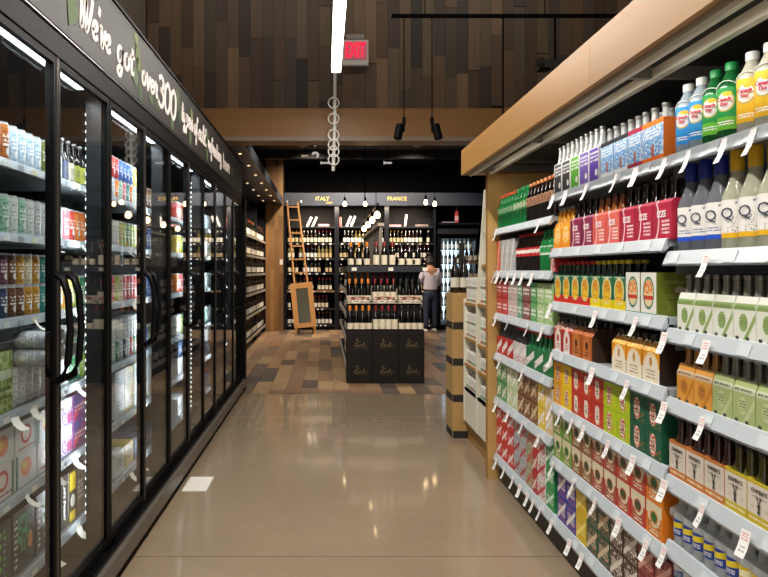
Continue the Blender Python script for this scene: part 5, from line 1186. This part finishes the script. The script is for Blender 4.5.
# body: head, neck, arms and hands in one skin; x right, y away from the viewer
bv = [(0, .02, .95), (0, .0, 1.15), (0, .01, 1.36), (0, .03, 1.45), (0, .06, 1.53), (0, .085, 1.60), (0, .09, 1.67),
      (-.17, .01, 1.37), (-.235, .03, 1.14), (-.19, .22, 1.03), (-.15, .31, 1.06), (.17, .01, 1.37), (.235, .03, 1.14), (.20, .20, 1.0), (.16, .29, 1.02)]
be = [(0, 1), (1, 2), (2, 3), (3, 4), (4, 5), (5, 6), (2, 7), (7, 8), (8, 9), (9, 10), (2, 11), (11, 12), (12, 13), (13, 14)]
skin_obj('body', bv, be, [(.12, .1), (.125, .1), (.11, .085), .05, .062, (.078, .092), (.05, .06), .055, .042, .034, .026, .055, .042, .034, .026], SKIN, pn)
for sx in (-1, 1):
    hx, hy, hz = (-.15, .31, 1.06) if sx < 0 else (.16, .29, 1.02); hv = [(hx, hy, hz), (hx - sx * .01, hy + .05, hz + .01)]; hed = [(0, 1)]
    for f, (dx, ln) in enumerate(((-.03, .06), (-.01, .07), (.01, .068), (.03, .055))):
        b0 = len(hv); hv += [(hx + dx * .8, hy + .075, hz + .012), (hx + dx, hy + .075 + ln * .6, hz + .005), (hx + dx, hy + .075 + ln, hz - .015)]; hed += [(1, b0), (b0, b0 + 1), (b0 + 1, b0 + 2)]
    b0 = len(hv); hv += [(hx - sx * .045, hy + .05, hz + .02), (hx - sx * .05, hy + .09, hz + .015)]; hed += [(1, b0), (b0, b0 + 1)]
    skin_obj('hand', hv, hed, [.024, .026] + [.011, .009, .008] * 4 + [.011, .009], SKIN, pn, 1, 1)
for sx in (-1, 1): ob('ear', MB().lathe([(0, -.03), (.012, -.02), (.016, 0), (.012, .025), (0, .03)], 8).mesh('ear', SKIN, 60), pn, (sx * .078, .085, 1.6))
nose = ob('nose', MB().lathe([(.018, -.02), (.016, -.01), (.008, .02), (0, .03)], 8).mesh('nose', SKIN, 60), pn, (0, .178, 1.585))
for sx in (-1, 1): ob('eye', MB().lathe([(0, -.012), (.009, -.008), (.012, 0), (.009, .008), (0, .012)], 8).mesh('eye', M('#1a1412', .3), 60), pn, (sx * .032, .165, 1.615))
bx('mouth', (-.025, .165, 1.545, .025, .176, 1.552), M('#7a4a42', .5), pn)
skin_obj('hair', [(0, .03, 1.56), (0, .04, 1.62), (0, .075, 1.69), (0, .14, 1.69)], [(0, 1), (1, 2), (2, 3)], [(.07, .045), (.086, .075), (.082, .07), (.05, .03)], HAIR, pn, 1)
skin_obj('shirt', [(0, .02, .93), (0, .0, 1.12), (0, .01, 1.33), (0, .02, 1.42), (-.16, .01, 1.365), (-.235, .03, 1.14), (-.2, .17, 1.06), (.16, .01, 1.365), (.235, .03, 1.14), (.205, .15, 1.03)], [(0, 1), (1, 2), (2, 3), (2, 4), (4, 5), (5, 6), (2, 7), (7, 8), (8, 9)],
         [(.175, .125), (.17, .12), (.16, .11), (.065, .06), (.075, .075), .058, .045, (.075, .075), .058, .045], SHIRT, pn, 1)
skin_obj('jeans', [(0, .02, .95), (0, .02, .86), (-.09, .01, .78), (-.1, .0, .45), (-.11, -.01, .1), (.09, .01, .78), (.1, .02, .45), (.11, .04, .1)], [(0, 1), (1, 2), (2, 3), (3, 4), (1, 5), (5, 6), (6, 7)], [(.16, .115), (.15, .12), .092, .07, .058, .092, .07, .058], JEAN, pn, 1)
for sx, y in ((-1, -.01), (1, .04)):
    skin_obj('shoe', [(sx * .11, y - .05, .045), (sx * .115, y + .06, .042), (sx * .125, y + .16, .034)], [(0, 1), (1, 2)], [(.048, .045), (.05, .042), (.042, .034)], SHOE, pn, 0, 2)
